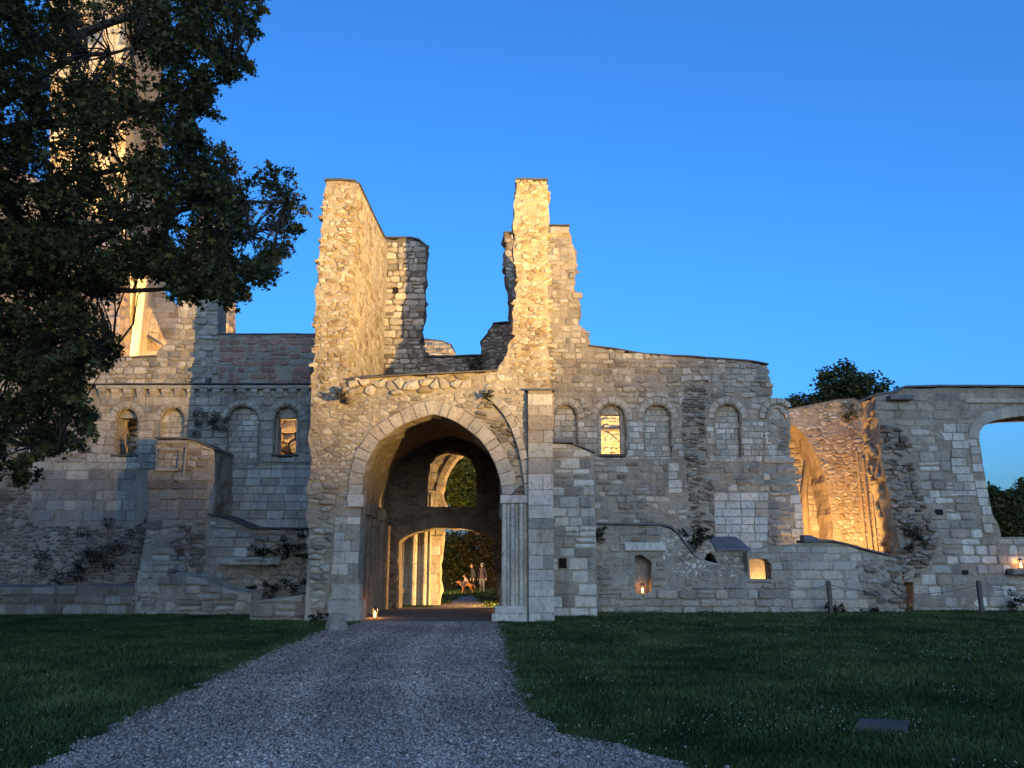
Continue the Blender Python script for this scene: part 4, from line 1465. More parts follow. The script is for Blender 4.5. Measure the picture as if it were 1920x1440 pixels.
# eroded footing in front of the buttress
ef = thing('eroded_footing', (P(355, 1160, 28.3)[0], 28.3, 0), 'broad eroded stone footing sloping up to the buttress left of the porch', 'stone footing')
fef = front(28.3)
eo = W([(236, 1170), (244, 1118), (262, 1090), (300, 1082), (345, 1074), (385, 1088), (430, 1104), (472, 1118), (476, 1172)], 28.3)
c_, _ = core(ef, 'masonry_core', fef, eo, thick=1.8, rough=.12, jag=.14, side=.2, tone=(0.44, .39, .32))
lay(c_, fill(fef, eo, st('ashlar', (.24, .42), (.35, .9), .03, (.01, .12), (.52, .47, .40), .18, .2, jit=.05, drop=.18, dome=.03, alt=GREY, altp=.35)), 35)

lp = thing('low_wall', (P(110, 1155, 28.2)[0], 28.2, 0), 'low dark stone plinth wall under the tree at the far left', 'low wall')
flp = front(28.2)
lo2 = W([(-100, 1165), (-100, 1098), (60, 1101), (140, 1098), (250, 1101), (252, 1165)], 28.2)
c_, _ = core(lp, 'wall_core', flp, lo2, thick=3.0, rough=.05, jag=.03, side=.05, tone=(.28, .24, .19))
lay(c_, fill(flp, lo2, st('ashlar', (.28, .44), (.5, 1.1), .05, (.01, .07), GREY, .14, .22, jit=.03, drop=.12, dome=.015, alt=DARK, altp=.4)), 40)

# ================================================================== abbey church behind the tree
YT = 48.0
ft = front(YT)
tw = thing('abbey_tower', (P(140, 1100, YT)[0], YT, 0), 'huge floodlit church tower rising behind the tree at the left', 'church tower')
to = W([(95, 1000), (92, -260), (236, -260), (236, 700)], YT)
c_, _ = core(tw, 'wall_core', ft, to, thick=6, rough=.03, jag=.03, side=.03, tone=(.45, .37, .26), step=1.0, grid=1.2)
lay(c_, fill(ft, W([(95, 700), (94, -40), (236, -40), (236, 690)], YT), st('ashlar', (.5, .7), (.7, 1.3), .04, (.01, .03), CREAM, .06, .12, jit=.01, alt=GOLDM, altp=.3)), 110)
for pxx, w in ((150, .5), (205, .35)):
    u = P(pxx, 300, YT)[0]
    block(tw, ft, u - w, u + w, 0, 36, -.2, .5, vary(CREAM, .05), name='buttress_strip', bev=.08)
# lit recess beside the tower with slender piers
rc2 = thing('abbey_aisle', (P(285, 1100, 47), 47, 0)[0] and (P(285, 1100, 47)[0], 47, 0), 'bright gold aisle wall with slender piers and sloping roof scar beside the tower', 'church wall')
fr2 = front(47)
ro2 = W([(225, 760), (225, 470), (262, 500), (300, 540), (340, 585), (345, 760)], 47)
c_, _ = core(rc2, 'wall_core', fr2, ro2, thick=.8, rough=.03, jag=.03, tone=(.47, .38, .26))
lay(c_, fill(fr2, ro2, st('ashlar', (.3, .4), (.4, .8), .03, (.01, .03), CREAM, .08, .12, jit=.01, alt=GOLDM, altp=.3)), 40, hidden=[[(0, 672), (1920, 672), (1920, 1440), (0, 1440)]])
for pxx, w, d in ((237, .10, .35), (246, .16, .5), (262, .10, .6), (273, .26, .9)):
    u = P(pxx, 600, 47)[0]
    block(rc2, fr2, u - w, u + w, 0, P(pxx, 500, 47)[1], -.2, d, vary(CREAM, .05), name='pier_shaft', bev=.05)
moulding(rc2, fr2, W([(225, 592), (245, 606), (262, 616)], 47), .12, .1, 'roof_scar', GOLDM)
moulding(rc2, fr2, W([(270, 628), (290, 642), (305, 652)], 47), .12, .1, 'roof_scar', GOLDM)
# pale wall behind the broken stub, lit edge
pw = thing('abbey_gable', (P(390, 1100, 43)[0], 43, 0), 'pale broken gable standing behind the left wing at the edge of the leaves', 'church wall')
fpw = front(43)
pwo = W([(330, 760), (335, 520), (350, 440), (380, 400), (420, 410), (428, 500), (428, 600), (424, 760)], 43)
c_, _ = core(pw, 'wall_core', fpw, pwo, thick=1.2, tone=(.4, .35, .3))
lay(c_, fill(fpw, pwo, COURSED), 45, hidden=[[(0, 628), (1920, 628), (1920, 1440), (0, 1440)]])
nb = thing('abbey_wall', (P(60, 1100, 42)[0], 42, 0), 'dim church wall in shade behind the tree at the left edge', 'church wall')
fnb = front(42)
nbo = W([(-140, 900), (-140, 250), (60, 330), (225, 430), (225, 900)], 42)
c_, _ = core(nb, 'wall_core', fnb, nbo, thick=1.2, tone=(.36, .31, .27), grid=.9)
lay(c_, fill(fnb, nbo, st('ashlar', (.35, .5), (.5, 1.0), .04, (.01, .04), (.42, .37, .32), .1, .2, jit=.02, drop=.06)), 60, hidden=[[(0, 665), (1920, 665), (1920, 1440), (0, 1440)]])

# ================================================================== nave pier seen through the gate
YN = 35.0
fN = front(YN)
npx = thing('nave_pier', (P(785, 1135, YN)[0], YN, 0), 'floodlit clustered pier and springing arch seen through the gate', 'stone pier')
no_px = [(725, 1150), (725, 820), (800, 820), (860, 824), (893, 838), (872, 848), (856, 860), (843, 880), (833, 900), (829, 925), (833, 950), (828, 985), (830, 1010), (825, 1060), (828, 1100), (820, 1128), (815, 1150)]
c_, _ = core(npx, 'pier_core', fN, W(no_px, YN), thick=.9, rough=.03, jag=.07, side=.1, tone=(.46, .39, .29))
ca = W([(829, 925), (833, 900), (843, 880), (856, 860), (872, 848), (893, 838)], YN)
S = ring(fN, ca, .3, 8, .05, CREAM)
S += fill(fN, W([(725, 1150), (725, 820), (860, 824), (843, 870), (829, 925), (833, 950), (828, 985), (830, 1010), (825, 1060), (828, 1100), (815, 1150)], YN), st('ashlar', (.3, .45), (.4, .8), .02, (.01, .03), CREAM, .08, .1, jit=.01, alt=WHITE, altp=.3), [ccw(ca + offset_curve(ca, .3)[::-1])])
lay(c_, S, 45, hidden=[[(0, 0), (750, 0), (750, 1440), (0, 1440)]])
for pxx, r, ytop in ((757, .10, 985), (768, .05, 985), (776, .16, 985), (788, .07, 985), (796, .12, 985), (806, .06, 985)):
    shaft(npx, P(pxx, 1050, YN)[0], YN - .06 - r * .4, 0, P(pxx, 930, YN)[1], r, CREAM, n=12, drum=.8)

# ================================================================== plants
def leaf_star():
    """outline of a five-lobed leaf, unit size, as a fan"""
    p = []
    for k, r in zip(range(10), (1.0, .38, .85, .36, .55, .22, .55, .36, .85, .38)):
        a = math.pi / 2 - 2 * math.pi * k / 10
        p.append((r * math.cos(a) * .62, r * math.sin(a) * .62 + .25, -.12 * r))
    return np.array([(0, .1, 0)] + p), [(0, i, i % 10 + 1) for i in range(1, 11)]


def leaf_oval():
    return np.array([(0, 0, 0), (.32, .45, -.06), (0, 1.0, -.1), (-.32, .45, -.06)]), [(0, 1, 2), (0, 2, 3)]


def leaf_cloud(centres, sizes, n_per, leaf, lsize, tones, flat=0.7, up=0.6, seed=1):
    """leaves scattered through ellipsoid clumps -> vertices, faces, tones"""
    r = np.random.default_rng(seed)
    base, faces = leaf
    nb = len(base)
    C = np.repeat(np.array(centres), n_per, axis=0)
    Sz = np.repeat(np.array(sizes), n_per)
    n = len(C)
    d = r.normal(size=(n, 3))
    d /= np.linalg.norm(d, axis=1)[:, None]
    rad = r.uniform(0.25, 1.0, n) ** 0.6
    pos = C + d * (rad * Sz)[:, None] * np.array([1, 1, flat])
    nrm = r.normal(size=(n, 3)) + np.array([0, 0, up * 2])
    nrm /= np.linalg.norm(nrm, axis=1)[:, None]
    tx = np.cross(nrm, r.normal(size=(n, 3)))
    tx /= np.linalg.norm(tx, axis=1)[:, None] + 1e-9
    ty = np.cross(nrm, tx)
    s = lsize * r.uniform(.45, 1.45, n)
    V = pos[:, None, :] + (base[None, :, 0:1] * tx[:, None, :] + base[None, :, 1:2] * ty[:, None, :] + base[None, :, 2:3] * nrm[:, None, :]) * s[:, None, None]
    fc = np.array(faces)
    Fa = (fc[None] + (np.arange(n) * nb)[:, None, None]).reshape(-1, 3)
    tn = np.array(tones)[r.integers(0, len(tones), n)] * r.uniform(.6, 1.3, n)[:, None]
    T = np.repeat(tn, nb, axis=0)
    return V.reshape(-1, 3), Fa, T


LEAFT = [(0.080, 0.084, 0.020), (0.060, 0.072, 0.018), (0.110, 0.100, 0.024), (0.050, 0.062, 0.018)]


def bend(a, b, n=6, wob=0.15, seed=0):
    a, b = Vector(a), Vector(b)
    L = (b - a).length
    out = []
    for i in range(n + 1):
        t = i / n
        p = a.lerp(b, t)
        k = math.sin(math.pi * t) * L * wob
        p += Vector((n3(t * 2.1, seed, 1.3), n3(t * 2.1, seed, 7.7), n3(t * 2.1, seed, 4.1) + .25)) * k
        out.append(p)
    return out


def tree(name, base, height, crown_c, crown_r, n_clump, per, lsize, label, tones=LEAFT, seed=1, trunk_r=None, clump=.55, group=None, leaf=None):
    r = random.Random(seed)
    root = thing(name, base, label, 'tree', group)
    b = Vector(base)
    cc = Vector(crown_c)
    tr = trunk_r or height * .022
    centres, sizes = [], []
    for _ in range(n_clump):
        while True:
            v = Vector((r.uniform(-1, 1), r.uniform(-1, 1), r.uniform(-1, 1)))
            if .25 < v.length < 1:
                break
        v *= (0.72 + .4 * n3(v.x * 1.7 + seed, v.y * 1.7, v.z * 1.7))
        p = cc + Vector((v.x * crown_r[0], v.y * crown_r[1], v.z * crown_r[2]))
        centres.append(tuple(p))
        sizes.append(clump * r.uniform(.6, 1.3))
    mb = MB()
    top = cc + Vector((0, 0, crown_r[2] * .5))
    path = bend(b, top, 7, .05, seed)
    mb.tube(path, [tr * (1 - .85 * i / 7) for i in range(8)], (.06, .05, .04), 8)
    tk = mb.build('trunk', M_BARK, root)
    bm_ = MB()
    for k in range(min(26, n_clump // 3)):
        t = r.uniform(.35, .9)
        s = path[int(t * 7)]
        e = Vector(centres[r.randrange(n_clump)])
        pp = bend(s, e, 4, .12, seed + k)
        bm_.tube(pp, [tr * .32 * (1 - .8 * i / 4) for i in range(5)], (.055, .045, .036), 5)
    bm_.build('branch', M_BARK, root)
    V, Fa, T = leaf_cloud(centres, sizes, per, leaf or leaf_oval(), lsize, tones, seed=seed)
    mesh_object('crown', V - np.array(b), Fa, T, M_LEAF, root, b)
    return root


# ---- the near tree on the left: its boughs hang into view
near = thing('maple_tree', (-10.6, 11.5, 0), 'large dark leafy tree hanging its boughs over the left of the view', 'tree')
mb = MB()
tpath = bend((-10.6, 11.5, 0), (-9.6, 12.2, 12.5), 8, .04, 3)
mb.tube(tpath, [.48 - .045 * i for i in range(9)], (.06, .05, .04), 12)
mb.build('trunk', M_BARK, near)
outline = [(-60, -60), (520, -60), (488, 20), (485, 60), (440, 95), (478, 120), (440, 150), (405, 140), (405, 215), (380, 200), (362, 225), (385, 262), (432, 285), (455, 325), (480, 300), (520, 315), (560, 335), (575, 375), (568, 430), (540, 480), (510, 520),
           (470, 520), (445, 575), (400, 545), (365, 580), (330, 560), (290, 510), (240, 520), (215, 560), (190, 600), (228, 655), (200, 680), (190, 720), (150, 725), (178, 775), (165, 805), (130, 790), (150, 830), (110, 845), (70, 835), (105, 880), (40, 885), (-60, 880)]
bare = [[(130, 60), (225, 60), (232, 150), (205, 165), (140, 120)], [(85, 210), (160, 240), (150, 330), (95, 330)], [(230, 530), (275, 520), (300, 560), (240, 600)], [(80, 90), (120, 60), (130, 180), (90, 200)], [(160, 380), (210, 380), (230, 480), (180, 470)], [(190, 60), (330, 120), (300, 200), (240, 170)]]
mains = [((-10.0, 11.9, 6.0), P(470, 440, 12.4), 12.4), ((-9.9, 12.0, 8.0), P(430, 150, 12.0), 12.0), ((-10.2, 11.7, 4.4), P(210, 660, 11.6), 11.6), ((-10.3, 11.6, 3.6), P(110, 850, 11.2), 11.2), ((-9.8, 12.1, 9.5), P(400, 10, 13.0), 13.0),
         ((-10.0, 11.9, 7.0), P(330, 300, 13.4), 13.4), ((-10.1, 11.8, 5.2), P(150, 760, 12.8), 12.8), ((-10.0, 11.9, 6.4), P(540, 380, 11.6), 11.6), ((-10.1, 11.8, 5.6), P(380, 540, 12.9), 12.9), ((-9.8, 12.0, 8.6), P(250, 90, 11.2), 11.2)]
bpts = []
for k, (a, (X, Z), Yd) in enumerate(mains):
    mb = MB()
    pp = bend(a, (X, Yd, Z), 9, .10, k * 3.1)
    mb.tube(pp, [.13 * (1 - .92 * i / 9) + .006 for i in range(10)], (.075, .06, .045), 7)
    mb.build('branch', M_BARK, near)
    bpts += pp[2:]
ba = np.array([tuple(p) for p in bpts])
rr_ = random.Random(5)
tw_ = MB()
leafc = []
count = 0
while count < 1650:
    px, py = rr_.uniform(-60, 580), rr_.uniform(-60, 890)
    if not inside(outline, [(px, py)])[0]:
        continue
    q = nearest(outline, (px, py))
    edge = math.hypot(px - q[0], py - q[1])
    thin = 1.0
    if any(inside(b_, [(px, py)])[0] for b_ in bare):
        thin = .2
    g_ = n3(px * .016, py * .016, 3.3) + .6 * n3(px * .045, py * .045, 8.3)
    thin *= max(.05, min(1.0, .62 + 1.5 * g_))
    if edge < 22:
        thin *= .6
    if rr_.random() > thin:
        continue
    count += 1
    Yd = rr_.uniform(10.2, 14.2)
    X, Z = P(px, py, Yd)
    c_ = Vector((X, Yd, Z))
    d = np.linalg.norm(ba - np.array(c_), axis=1)
    i_ = int(np.argmin(d + rr_.uniform(0, .6)))
    s0 = Vector(ba[i_])
    if d[i_] < 1.5:
        tw_.tube(bend(s0, c_, 3, .15, count), [.020, .014, .009, .005], (.07, .056, .042), 4, cap=False)
    dr = (c_ - s0).normalized()
    L_ = min(.55, .16 + edge * .007)
    for m_ in range(5):
        dd = (dr + Vector((rr_.uniform(-1, 1), rr_.uniform(-1, 1), rr_.uniform(-1, .7))) * .8).normalized()
        e_ = c_ + dd * L_ * rr_.uniform(.5, 1.0) - Vector((0, 0, .06))
        tw_.tube([tuple(c_), tuple(c_.lerp(e_, .5) + Vector((0, 0, .02))), tuple(e_)], [.006, .004, .002], (.07, .056, .042), 3, cap=False)
        for t_ in (.3, .5, .7, .85, 1.0):
            leafc.append(tuple(c_.lerp(e_, t_)))
tw_.build('twigs', M_BARK, near, kind='stuff')
V, Fa, T = leaf_cloud(leafc, [.085] * len(leafc), 2, leaf_star(), .092, LEAFT, flat=.9, up=.5, seed=8)
o_ = Vector((-10.6, 11.5, 0))
mesh_object('crown', V - np.array(o_), Fa, T, M_LEAF, near, o_)

# the rest of the crown, over and behind the trunk and out of view
oc, os_ = [], []
while len(oc) < 620:
    v = (rr_.uniform(-19, -6.5), rr_.uniform(3, 19), rr_.uniform(2.6, 15))
    e = ((v[0] + 12) / 6.5) ** 2 + ((v[1] - 11) / 8) ** 2 + ((v[2] - 8.5) / 6.5) ** 2
    q = PIX(v)
    if e < 1 and q[0] < -150 and v[1] > 4.5:
        oc.append(v)
        os_.append(rr_.uniform(.5, .8))
V, Fa, T = leaf_cloud(oc, os_, 60, leaf_oval(), .22, LEAFT, flat=.75, up=.45, seed=18)
mesh_object('crown', V - np.array(o_), Fa, T, M_LEAF, near, o_)

# ---- trees beyond the ruin
X, Z = P(1595, 760, 50)
tree('oak_tree', (X, 50, 0), 12, (X, 50, Z - .2), (3.0, 2.4, 3.6), 280, 60, .26, 'round leafy tree rising behind the gap between chapel and arch wall', seed=4, clump=.62)
X, Z = P(1508, 782, 52)
tree('oak_tree', (X, 52, 0), 9, (X, 52, Z - .2), (2.2, 1.6, 2.4), 130, 60, .24, 'low bushy treetop just above the chapel wall corner', seed=6, clump=.6)
X, Z = P(1868, 960, 56)
tree('oak_tree', (X, 56, 0), 7, (X, 56, Z - .2), (2.4, 2.2, 2.9), 170, 60, .26, 'dark tree seen through the open arch, next to its left jamb', seed=9, clump=.6)
X, Z = P(1950, 960, 58)
tree('oak_tree', (X, 58, 0), 7, (X, 58, Z), (2.8, 2.2, 3.1), 170, 60, .26, 'dark spreading tree seen through the open arch at the picture edge', seed=13, clump=.6)
X, Z = P(862, 905, 60)
tree('poplar_tree', (X - 3.2, 60, 0), 13, (X + .3, 60, Z + .6), (2.6, 2.0, 4.2), 260, 60, .25, 'tall yellow-green tree filling the upper opening behind the gate', tones=[(.13, .15, .028), (.16, .165, .03), (.10, .13, .025)], seed=17, clump=.6)  # leaf tones raised, puts floodlit brightness into the colour
for k, (px, py, Yd, rx, rz_, lab) in enumerate(((850, 1060, 62, 2.6, 3.0, 'dark bush behind the dog and crouching person'), (905, 1040, 61, 2.4, 3.4, 'shrubby tree with russet light tinted into its leaves, behind the two standing people'), (960, 1050, 63, 2.6, 3.2, 'dark shrub at the right side of the low gate arch'), (800, 1050, 64, 2.6, 3.2, 'dark shrub half hidden behind the nave pier'))):
    X, Z = P(px, py, Yd)
    tn = [(.085, .060, .022), (.06, .06, .02), (.10, .062, .022)] if k == 1 else LEAFT  # russet tones put warm lamplight into the leaf colour
    tree('garden_shrub', (X, Yd, 0), 5, (X, Yd, max(Z, rz_ * .75)), (rx, 1.6, rz_), 200, 55, .22, lab, tones=tn, seed=20 + k, clump=.55, trunk_r=.09)


def tuft(name, at_, r, n, label, lsize=.09, tones=LEAFT, seed=0, group=None):
    rr = random.Random(seed)
    root = thing(name, at_, label, 'plant', group)
    cs = [(at_[0] + rr.uniform(-1.2, 1.2) * r, at_[1] - rr.uniform(.0, .12), at_[2] + rr.uniform(-1.1, .9) * r) for _ in range(11)]
    V, Fa, T = leaf_cloud(cs, [r * rr.uniform(.25, .55) for _ in cs], n // 6, leaf_oval(), lsize * .8, tones, seed=seed, up=.3)
    mesh_object('foliage', V - np.array(at_), Fa, T, M_LEAF, root, at_)
    sm = MB()
    for c in cs:
        sm.tube([(at_[0], at_[1] + .05, at_[2] - .05), c], [.012, .005], (.05, .05, .03), 4)
    sm.build('stem', M_BARK, root)


def tuft_px(px, py, Y, r, n, label, **kw):
    X, Z = P(px, py, Y)
    tuft('wall_plant', (X, Y, Z), r, n, label, **kw)


GT = [(.016, .022, .008), (.012, .018, .007), (.022, .026, .010)]
tuft_px(552, 1020, 29.8, .42, 420, 'dark bush under the slate ledge, close to the porch', tones=GT, seed=1)
tuft_px(495, 1035, 29.8, .40, 420, 'dark trailing plant under the slate ledge, farther from the porch', tones=GT, seed=2)
tuft_px(478, 1112, 29.6, .28, 300, 'small dark weed low on the rubble, first from the left', tones=GT, seed=3)
tuft_px(498, 1110, 29.6, .36, 300, 'upright dark weed low on the rubble, between two others', tones=GT, seed=4)
tuft_px(552, 1105, 29.0, .34, 320, 'leafy weed low on the rubble next to the porch jamb', tones=GT, seed=5)
tuft_px(1298, 1008, 29.9, .40, 420, 'dark bush growing over the curved wall edge by the hutch', tones=GT, seed=6)
tuft_px(1322, 1006, 30.6, .30, 260, 'small bush right behind the slate hutch roof', tones=GT, seed=7)
tuft_px(1597, 772, 35.8, .38, 260, 'plant rooted high on top of the lit chapel wall', tones=[(.06, .06, .02), (.05, .06, .02)], seed=8)
tuft_px(1632, 1150, 29.3, .32, 260, 'fern-like weed at the foot of the low pale wall', tones=GT, seed=9)
tuft_px(1560, 1146, 29.3, .30, 220, 'dark weed around the foot of the nearer fence post', tones=GT, seed=10)
tuft_px(1722, 1005, 30.4, .40, 300, 'ivy clump on the broken end of the arch wall', tones=GT, seed=11)
tuft_px(1916, 1130, 30.2, .42, 420, 'dark bush below the lantern at the right picture edge', tones=GT, seed=12)
tuft_px(640, 742, 24.4, .14, 90, 'dry weed on the jutting corbel', tones=[(.10, .08, .04)], seed=13)
tuft_px(392, 790, 31.8, .55, 500, 'brown creeper on the left wing beside the shadow edge', tones=[(.07, .055, .03), (.05, .05, .022)], seed=14)
tuft_px(885, 685, 31.8, .30, 200, 'moss clump on the dark wall between the towers', tones=[(.05, .055, .02)], seed=15)
tuft_px(1120, 998, 29.1, .25, 160, 'dark tuft in the corner of buttress and low wall', tones=GT, seed=16)
tuft_px(600, 1165, 24.4, .22, 200, 'weed beside the stone bollard at the gate', tones=GT, seed=17)
tuft_px(915, 738, 24.7, .12, 80, 'mossy tuft where the outer arch breaks off', tones=[(.05, .055, .02)], seed=18)
tuft_px(200, 1020, 31.6, .9, 700, 'dark creeper mass in the shaded lower left wall', tones=GT, seed=19)
tuft_px(110, 1075, 31.6, .8, 600, 'dark creeper mass beside the plinth wall at far left', tones=GT, seed=20)

# ================================================================== path, grass, gravel
left_edge = [(20, 1460), (60, 1440), (150, 1396), (230, 1352), (300, 1318), (350, 1296), (400, 1270), (450, 1244), (500, 1222), (545, 1204), (590, 1184), (640, 1174), (672, 1166)]
right_edge = [(945, 1166), (952, 1185), (958, 1215), (966, 1262), (985, 1315), (1010, 1348), (1050, 1368), (1100, 1386), (1200, 1412), (1290, 1444), (1330, 1460)]
Lg = [G(*p) for p in left_edge]
Rg = [G(*p) for p in right_edge]


def rag(line, amp, seed):
    out = subdiv(line, .12, closed=False)
    return [(a + n3(a * 2.2, b * 2.2, seed) * amp + n3(a * 8, b * 8, seed) * amp * .5, b + n3(a * 2.2, b * 2.2, seed + 9) * amp) for a, b in out]


near_y = 3.0
PATH = rag([(Lg[0][0] - 1.2, near_y)] + Lg, .2, 1) + rag(Rg + [(Rg[-1][0] + 1.6, near_y)], .2, 5)


def sheet(name, poly, z, mat, tone, label, kind='structure'):
    poly = ccw(poly)
    tr = geometry.tessellate_polygon([[Vector((a, b, 0)) for a, b in poly]])
    mb = MB()
    mb.add([(a, b, z) for a, b in poly], [tuple(t) for t in tr], tone)
    o = mb.build(name, mat)
    return tag(o, label, None, kind=kind)


sheet('path', PATH, .004, M_PATH, (.2, .2, .2), 'pale gravel path widening towards the viewer')
xl, xr = XJ - .1, XK + .1
sheet('passage_floor', rag([(xl, 24.4), (xl, 33.2)], .05, 2) + rag([(xr, 33.2), (xr, 24.4)], .05, 3), .008, M_DIRT, (.17, .145, .12), 'trodden earth floor under the gate')
track = [(-3.3, 33.2), (-1.1, 33.2), (-1.3, 35.0), (-1.2, 37.0), (-1.8, 39.5), (-1.7, 42.0), (-2.2, 45.5), (-2.9, 45.0), (-2.7, 42.0), (-2.9, 39.0), (-2.6, 37.0), (-3.0, 35.0)]
sheet('dirt_track', rag(track + track[:1], .35, 4)[:-1], .010, M_DIRT, (.26, .20, .15), 'worn sandy track across the grass behind the gate')
sheet('dirt_patch', rag([(-4.6, 39.2), (-3.9, 39.0), (-3.7, 39.9), (-4.4, 40.3), (-4.6, 39.2)], .3, 8)[:-1], .010, M_DIRT, (.28, .21, .15), 'small bare sandy patch in the grass behind the gate')

# grass blades
r = np.random.default_rng(3)


def scatter(n, y0, y1, power):
    u = r.uniform(0, 1, n)
    y = y0 + (y1 - y0) * u ** power
    x = r.uniform(-1, 1, n) * (y * .70 + .8)
    return np.stack([x, y], 1)


PN = np.array(PATH)
pts = scatter(330000, 6.4, 31.0, 1.35)
keep = ~inside([tuple(p) for p in PATH], pts)
keep &= ~((pts[:, 0] > xl - .3) & (pts[:, 0] < xr + .6) & (pts[:, 1] > 24.3))
keep &= ~((pts[:, 0] > xl - 1.6) & (pts[:, 0] < xl + .5) & (pts[:, 1] > 24.6))
pts = pts[keep]
far = scatter(60000, 33.0, 60, .9)
far = far[(far[:, 0] < 1.5) & (far[:, 0] > -9)]
far = far[~inside(track, far) | (r.random(len(far)) < .12)]
pts = np.concatenate([pts, far])
# tufts spilling over the edges of the path
ed = []
for line in (Lg, Rg):
    for a, b in subdiv(line, .02, closed=False):
        for _ in range(5):
            ed.append((a + r.normal() * .10, b + r.normal() * .10))
pts = np.concatenate([pts, np.array(ed)])
n = len(pts)
pn = np.array([n3(a * .45, b * .45, 2.0) + .6 * n3(a * 1.6, b * 1.6, 5.0) for a, b in pts])
h = (.026 + .028 * r.random(n) ** 2) * (1 + .7 * pn) * (1 + .02 * pts[:, 1])
w = .006 + .00045 * pts[:, 1]
ang = r.uniform(0, 2 * np.pi, n)
lean = r.normal(size=(n, 2)) * h[:, None] * .55
A = np.stack([pts[:, 0] - np.cos(ang) * w, pts[:, 1] - np.sin(ang) * w, np.full(n, -.004)], 1)
B = np.stack([pts[:, 0] + np.cos(ang) * w, pts[:, 1] + np.sin(ang) * w, np.full(n, -.004)], 1)
C = np.stack([pts[:, 0] + lean[:, 0], pts[:, 1] + lean[:, 1], h], 1)
V = np.stack([A, B, C], 1).reshape(-1, 3)
Fa = np.arange(n * 3).reshape(-1, 3)
base = np.array([.060, .090, .028])
T = base[None] * (r.uniform(.55, 1.35, n) * (1 + .45 * pn))[:, None] * np.stack([1 + .25 * r.normal(size=n) * .5 + .2 * pn, np.ones(n), np.ones(n)], 1)
o = mesh_object('grass', V, Fa, np.clip(np.repeat(T, 3, axis=0), .004, 1), M_GRASS, None, (0, 0, 0), kind='stuff')
tag(o, 'short dark lawn grass on both sides of the path', 'grass')


def octa(pos, sx, sy, sz, tone, name, mat, label, cat):
    n = len(pos)
    a = r.uniform(0, np.pi, n)
    ca, sa = np.cos(a), np.sin(a)
    off = np.zeros((n, 6, 3))
    jit = r.uniform(.75, 1.25, (n, 6))
    ux, uy = np.stack([ca, sa, 0 * a], 1), np.stack([-sa, ca, 0 * a], 1)
    off[:, 0] = ux * (sx * jit[:, 0])[:, None]
    off[:, 1] = uy * (sy * jit[:, 1])[:, None]
    off[:, 2] = -ux * (sx * jit[:, 2])[:, None]
    off[:, 3] = -uy * (sy * jit[:, 3])[:, None]
    off[:, 4, 2] = sz * jit[:, 4]
    off[:, 4, :2] = r.normal(size=(n, 2)) * (sx * .35)[:, None]
    off[:, 5, 2] = -sz
    off[:, :4, 2] += r.normal(size=(n, 4)) * (sz * .3)[:, None]
    V = (pos[:, None] + off).reshape(-1, 3)
    f = np.array([(0, 1, 4), (1, 2, 4), (2, 3, 4), (3, 0, 4), (1, 0, 5), (2, 1, 5), (3, 2, 5), (0, 3, 5)])
    Fa = (f[None] + (np.arange(n) * 6)[:, None, None]).reshape(-1, 3)
    o = mesh_object(name, V, Fa, np.repeat(tone, 6, axis=0), mat, None, (0, 0, 0), kind='stuff')
    return tag(o, label, cat)


# gravel chips
g = scatter(420000, 6.4, 24.8, 1.7)
g = g[inside([tuple(p) for p in PATH], g)][:125000]
ex_ = []
for line in (Lg, Rg):                  # strays kicked into the grass
    for a, b in subdiv(line, .05, closed=False):
        ex_.append((a + r.normal() * .16, b + r.normal() * .16))
g = np.concatenate([g, np.array(ex_)])
n = len(g)
s = r.uniform(.006, .016, n) * (1 + .012 * g[:, 1]) * np.where(r.random(n) < .04, 1.6, 1)
pos = np.stack([g[:, 0], g[:, 1], .006 + s * r.uniform(.1, .6, n)], 1)
k = r.uniform(.09, .46, n) * (1 + .35 * np.array([n3(a * .5, b * .35, 6.0) + .5 * n3(a * 2.0, b * 1.5, 2.0) for a, b in g]))
ctr = np.interp(g[:, 1], [7, 11, 16, 21, 25], [-1.3, -2.0, -2.6, -2.7, -2.7])        # two faint worn tracks
off_ = np.minimum(np.abs(g[:, 0] - ctr - .75), np.abs(g[:, 0] - ctr + .75))
k = k * (1 + .28 * np.exp(-(off_ / .28) ** 2))
tone = np.stack([k * 1.08, k * .86, k * .72], 1)
octa(pos, s * 1.2, s * .85, s * .65, tone, 'gravel', M_PEB, 'loose grey gravel chips on the path', 'gravel')

# white clover heads
c = scatter(60000, 6.6, 29.5, 1.1)
cn = np.array([n3(a * .5, b * .5, 9.0) + .7 * n3(a * 1.8, b * 1.8, 4.0) for a, b in c])
c = c[(cn > .12) & (c[:, 0] > -30) & ~inside([tuple(p) for p in PATH], c)]
c = c[(r.random(len(c)) < np.where(c[:, 0] > 0, .17, .05))]
n = len(c)
s = r.uniform(.0045, .010, n) * (.6 + .028 * c[:, 1])
pos = np.stack([c[:, 0], c[:, 1], r.uniform(.03, .055, n)], 1)
k = r.uniform(.28, .55, n)
octa(pos, s, s, s, np.stack([k, k, k * .9], 1), 'clover_flowers', M_PEB, 'small white clover heads dotted through the lawn', 'clover')

# flat stone slab in the lawn
sx0, sy0 = G(1604, 1374)
sx1, sy1 = G(1706, 1356)
sp = thing('ground_slab', ((sx0 + sx1) / 2, (sy0 + sy1) / 2, 0), 'flat grey rectangular slab set in the lawn at lower right', 'stone slab')
mb = MB()
q = [G(1604, 1369), G(1700, 1376), G(1707, 1360), G(1614, 1357)]
V = [(a, b, -.02) for a, b in q] + [(a, b, .045 + random.uniform(0, .01)) for a, b in q]
mb.add(V, [(3, 2, 1, 0), (4, 5, 6, 7), (0, 1, 5, 4), (1, 2, 6, 5), (2, 3, 7, 6), (3, 0, 4, 7)], (.16, .15, .145))
mb.build('slab', M_STONE, sp)

